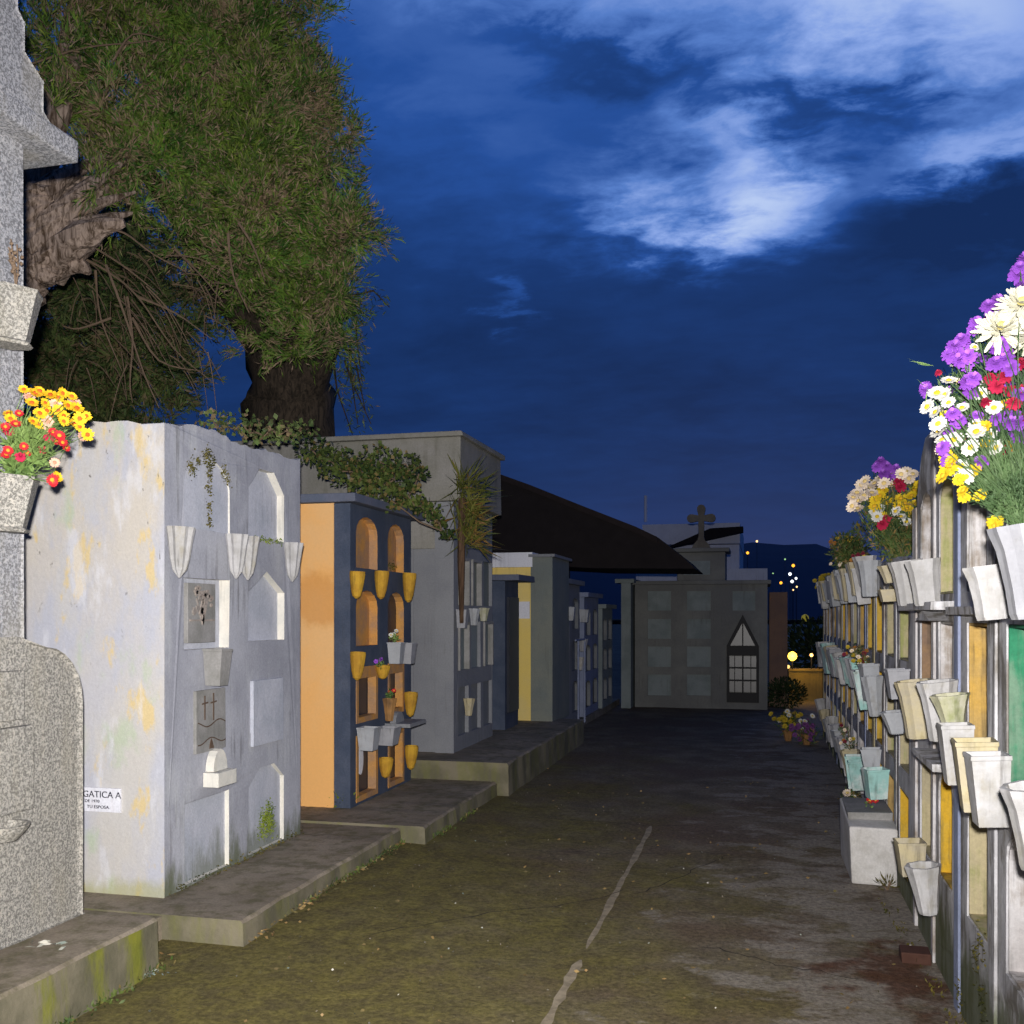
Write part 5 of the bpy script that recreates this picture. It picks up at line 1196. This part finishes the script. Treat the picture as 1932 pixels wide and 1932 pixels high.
# stray blades of grass in it
P = np.array([at(1762, 690, 3.0)]*3 + [at(1750, 730, 3.0)]*3); blades('grass_blade', P, np.array([(-1, .0, .35), (-1, 0, .28), (-.9, .1, .2), (-.1, 0, -1), (-.4, 0, -.8), (-.6, 0, .5)]), np.array([.085, .07, .05, .06, .05, .04]), .004, MT['stem'], bq, kind='stuff')
fl2 = []
def F2(k, u, v, r, d=6.2): fl2.append((k, at(u, v, d + random.uniform(-.1, .1)), r/F*d*1.5))
for (u, v) in ((1662, 872), (1672, 880), (1682, 892), (1690, 886), (1668, 895), (1655, 882), (1676, 900), (1693, 898)): F2('purple', u, v, 8)
for (u, v) in ((1625, 915), (1632, 908), (1640, 920), (1617, 930), (1610, 938), (1620, 945), (1650, 912), (1658, 905), (1645, 930), (1668, 912), (1700, 895), (1710, 890), (1715, 903), (1690, 905), (1608, 955), (1618, 960), (1722, 895), (1630, 935), (1680, 915)): F2('peach', u, v, 8.5)
for (u, v) in ((1652, 942), (1660, 935), (1665, 925), (1655, 950), (1672, 945), (1690, 945), (1700, 940), (1708, 950), (1720, 935), (1725, 925), (1728, 950), (1712, 960), (1695, 955), (1740, 930), (1743, 945), (1738, 960), (1665, 975), (1720, 970), (1650, 955), (1735, 915)): F2('yellow', u, v, 8)
for (u, v) in ((1672, 980), (1665, 990), (1735, 970), (1745, 968), (1712, 1000), (1700, 920), (1695, 910), (1742, 975)): F2('crimson', u, v, 7.5)
for (u, v) in ((1650, 965), (1655, 975), (1710, 985), (1690, 965), (1725, 1012), (1660, 960), (1740, 985), (1700, 975), (1720, 990)): F2('daisy', u, v, 7.5)
bouquet('second bouquet with cream, yellow, purple and dark red flowers on the right wall', at(1700, 1062, 6.15), fl2,
        [(at(1700, 1020, 6.2), .15, 900), (at(1680, 1000, 6.25), .16, 700), (at(1725, 1010, 6.2), .12, 500), (at(1690, 950, 6.3), .2, 800), (at(1655, 950, 6.3), .12, 250), (at(1670, 905, 6.35), .07, 60)], MT['stemdark'], leafL=(.03, .07), leafW=(.006, .014))
fl3 = [(random.choice(['rust', 'dullyellow']), at(1600+random.gauss(0, 17), 1025+random.gauss(0, 14), 9.2), .022) for _ in range(16)]
bouquet('faded brown green bunch of flowers past the second bouquet', at(1608, 1075, 9.2), fl3, [(at(1600, 1038, 9.2), .17, 1300), (at(1612, 1050, 9.2), .14, 600), (at(1625, 1000, 9.2), .09, 120)], MT['stemdark'], leafL=(.03, .07), leafW=(.008, .016))
fl4 = [('dullyellow', at(1558+random.gauss(0, 12), 1097+random.gauss(0, 8), 12.2), .03) for _ in range(26)]
bouquet('small mustard yellow bunch at the far end of the long right wall', at(1570, 1122, 12.2), fl4, [(at(1566, 1108, 12.2), .12, 300)], MT['stemdark'])
# potted flowers standing on the path
for (uc, vc, k, lb, zb) in ((1487, 1358, 'dullyellow', 'pot of yellow flowers standing on the path near the far end', 12.8), (1522, 1378, 'dullpurple', 'pot of dim purple flowers beside the yellow ones near the far end', 12.4)):
    b = at(uc, 1398, zb); b.z = 0
    pot((b.x, b.y, .13), .15, .13, 'fluted', 'brown', OUT, 'small brown pot holding the ' + ('yellow' if 'yellow' in k else 'purple') + ' flowers near the far end of the path', tilt=0)
    f_ = [(k if random.random() < .85 else 'daisy', at(uc+random.gauss(0, 12), vc+random.gauss(0, 9), zb+random.uniform(-.1, .1)), .035) for _ in range(34)]
    bouquet(lb, (b.x, b.y, .13), f_, [(at(uc, vc+8, zb), .15, 260)], MT['stemdark'])
# litter of fallen leaves and petals on the path
random.seed(121)
P = []; D_ = []
def litter(n, fx_, mt, L, Wd, nm, z=.016):
    P = np.array([(lambda q: (q[0], q[1], gz(q[0], q[1])+z))(fx_()) for _ in range(n)]); D2 = RNG.normal(size=(n, 3)); D2[:, 2] *= .12
    o = blades(nm, P, D2, RNG.uniform(*L, n), RNG.uniform(*Wd, n), mt, bend=.3); o['kind'] = 'stuff'; return o
leafdry = leafmat('dry_leaf', (.20, .12, .05), (.34, .24, .10), None); petal = leafmat('white_petal', (.6, .58, .5), (.7, .68, .6), None)
litter(230, lambda: (random.uniform(-2.4, .7), random.uniform(3.2, 10)), leafdry, (.012, .035), (.008, .018), 'fallen_leaves')
litter(700, lambda: (random.uniform(-2.4, .74), random.uniform(3.2, 9)), leafmat('grit', (.10, .085, .06), (.26, .23, .18), None), (.004, .013), (.004, .010), 'grit', .010)
litter(46, lambda: (random.uniform(-2.3, .7), random.uniform(3.3, 7.5)), petal, (.006, .018), (.005, .012), 'fallen_petals')
litter(150, lambda: (-2.42+abs(random.gauss(0, .05)), random.uniform(4.4, 6.5)), leafdry, (.012, .04), (.008, .02), 'fallen_leaves')
pq = atz(275, 1832, .02); litter(46, lambda: (pq.x+random.gauss(0, .05), pq.y+random.gauss(0, .02)), petal, (.008, .022), (.006, .014), 'fallen_petals')
pq = atz(240, 1800, .02); litter(60, lambda: (pq.x+random.gauss(0, .13), pq.y+random.gauss(0, .04)), leafdry, (.02, .06), (.01, .02), 'fallen_leaves')
pq = atz(95, 1780, .24); P = np.array([(pq.x+random.gauss(0, .06), pq.y+random.gauss(0, .02), .237) for _ in range(12)]); D2 = RNG.normal(size=(12, 3)); D2[:, 2] = 0
blades('fallen_petals', P, D2, .05, .012, petal)['kind'] = 'stuff'

def kerbtuft(pts, n, mt, L, Wd, nm):
    P = []
    for (x, y, sxx, syy) in pts:
        for _ in range(n):
            a, b = x+abs(random.gauss(0, sxx)), y+random.gauss(0, syy); P.append((a, b, gz(a, b)+random.uniform(0, .02)))
    P = np.array(P); D2 = RNG.normal(size=(len(P), 3))*.6 + np.array([.2, 0, .8])
    blades(nm, P, D2, RNG.uniform(*L, len(P)), RNG.uniform(*Wd, len(P)), mt)['kind'] = 'stuff'
kerbtuft([(-2.65, 3.0+.12*i, .03, .05) for i in range(9) if i % 3 != 1] + [(-2.42, 4.4+.17*i, .025, .06) for i in range(13) if random.random() < .6] + [(-2.25, 6.6+.2*i, .025, .06) for i in range(9) if random.random() < .5], 45, MT['ivy'], (.012, .035), (.006, .014), 'kerb_weeds')
kerbtuft([(.70-.02*i, 4.2+.4*i, .03, .08) for i in range(5)], 30, MT['mossbrown'], (.01, .03), (.005, .012), 'kerb_weeds')
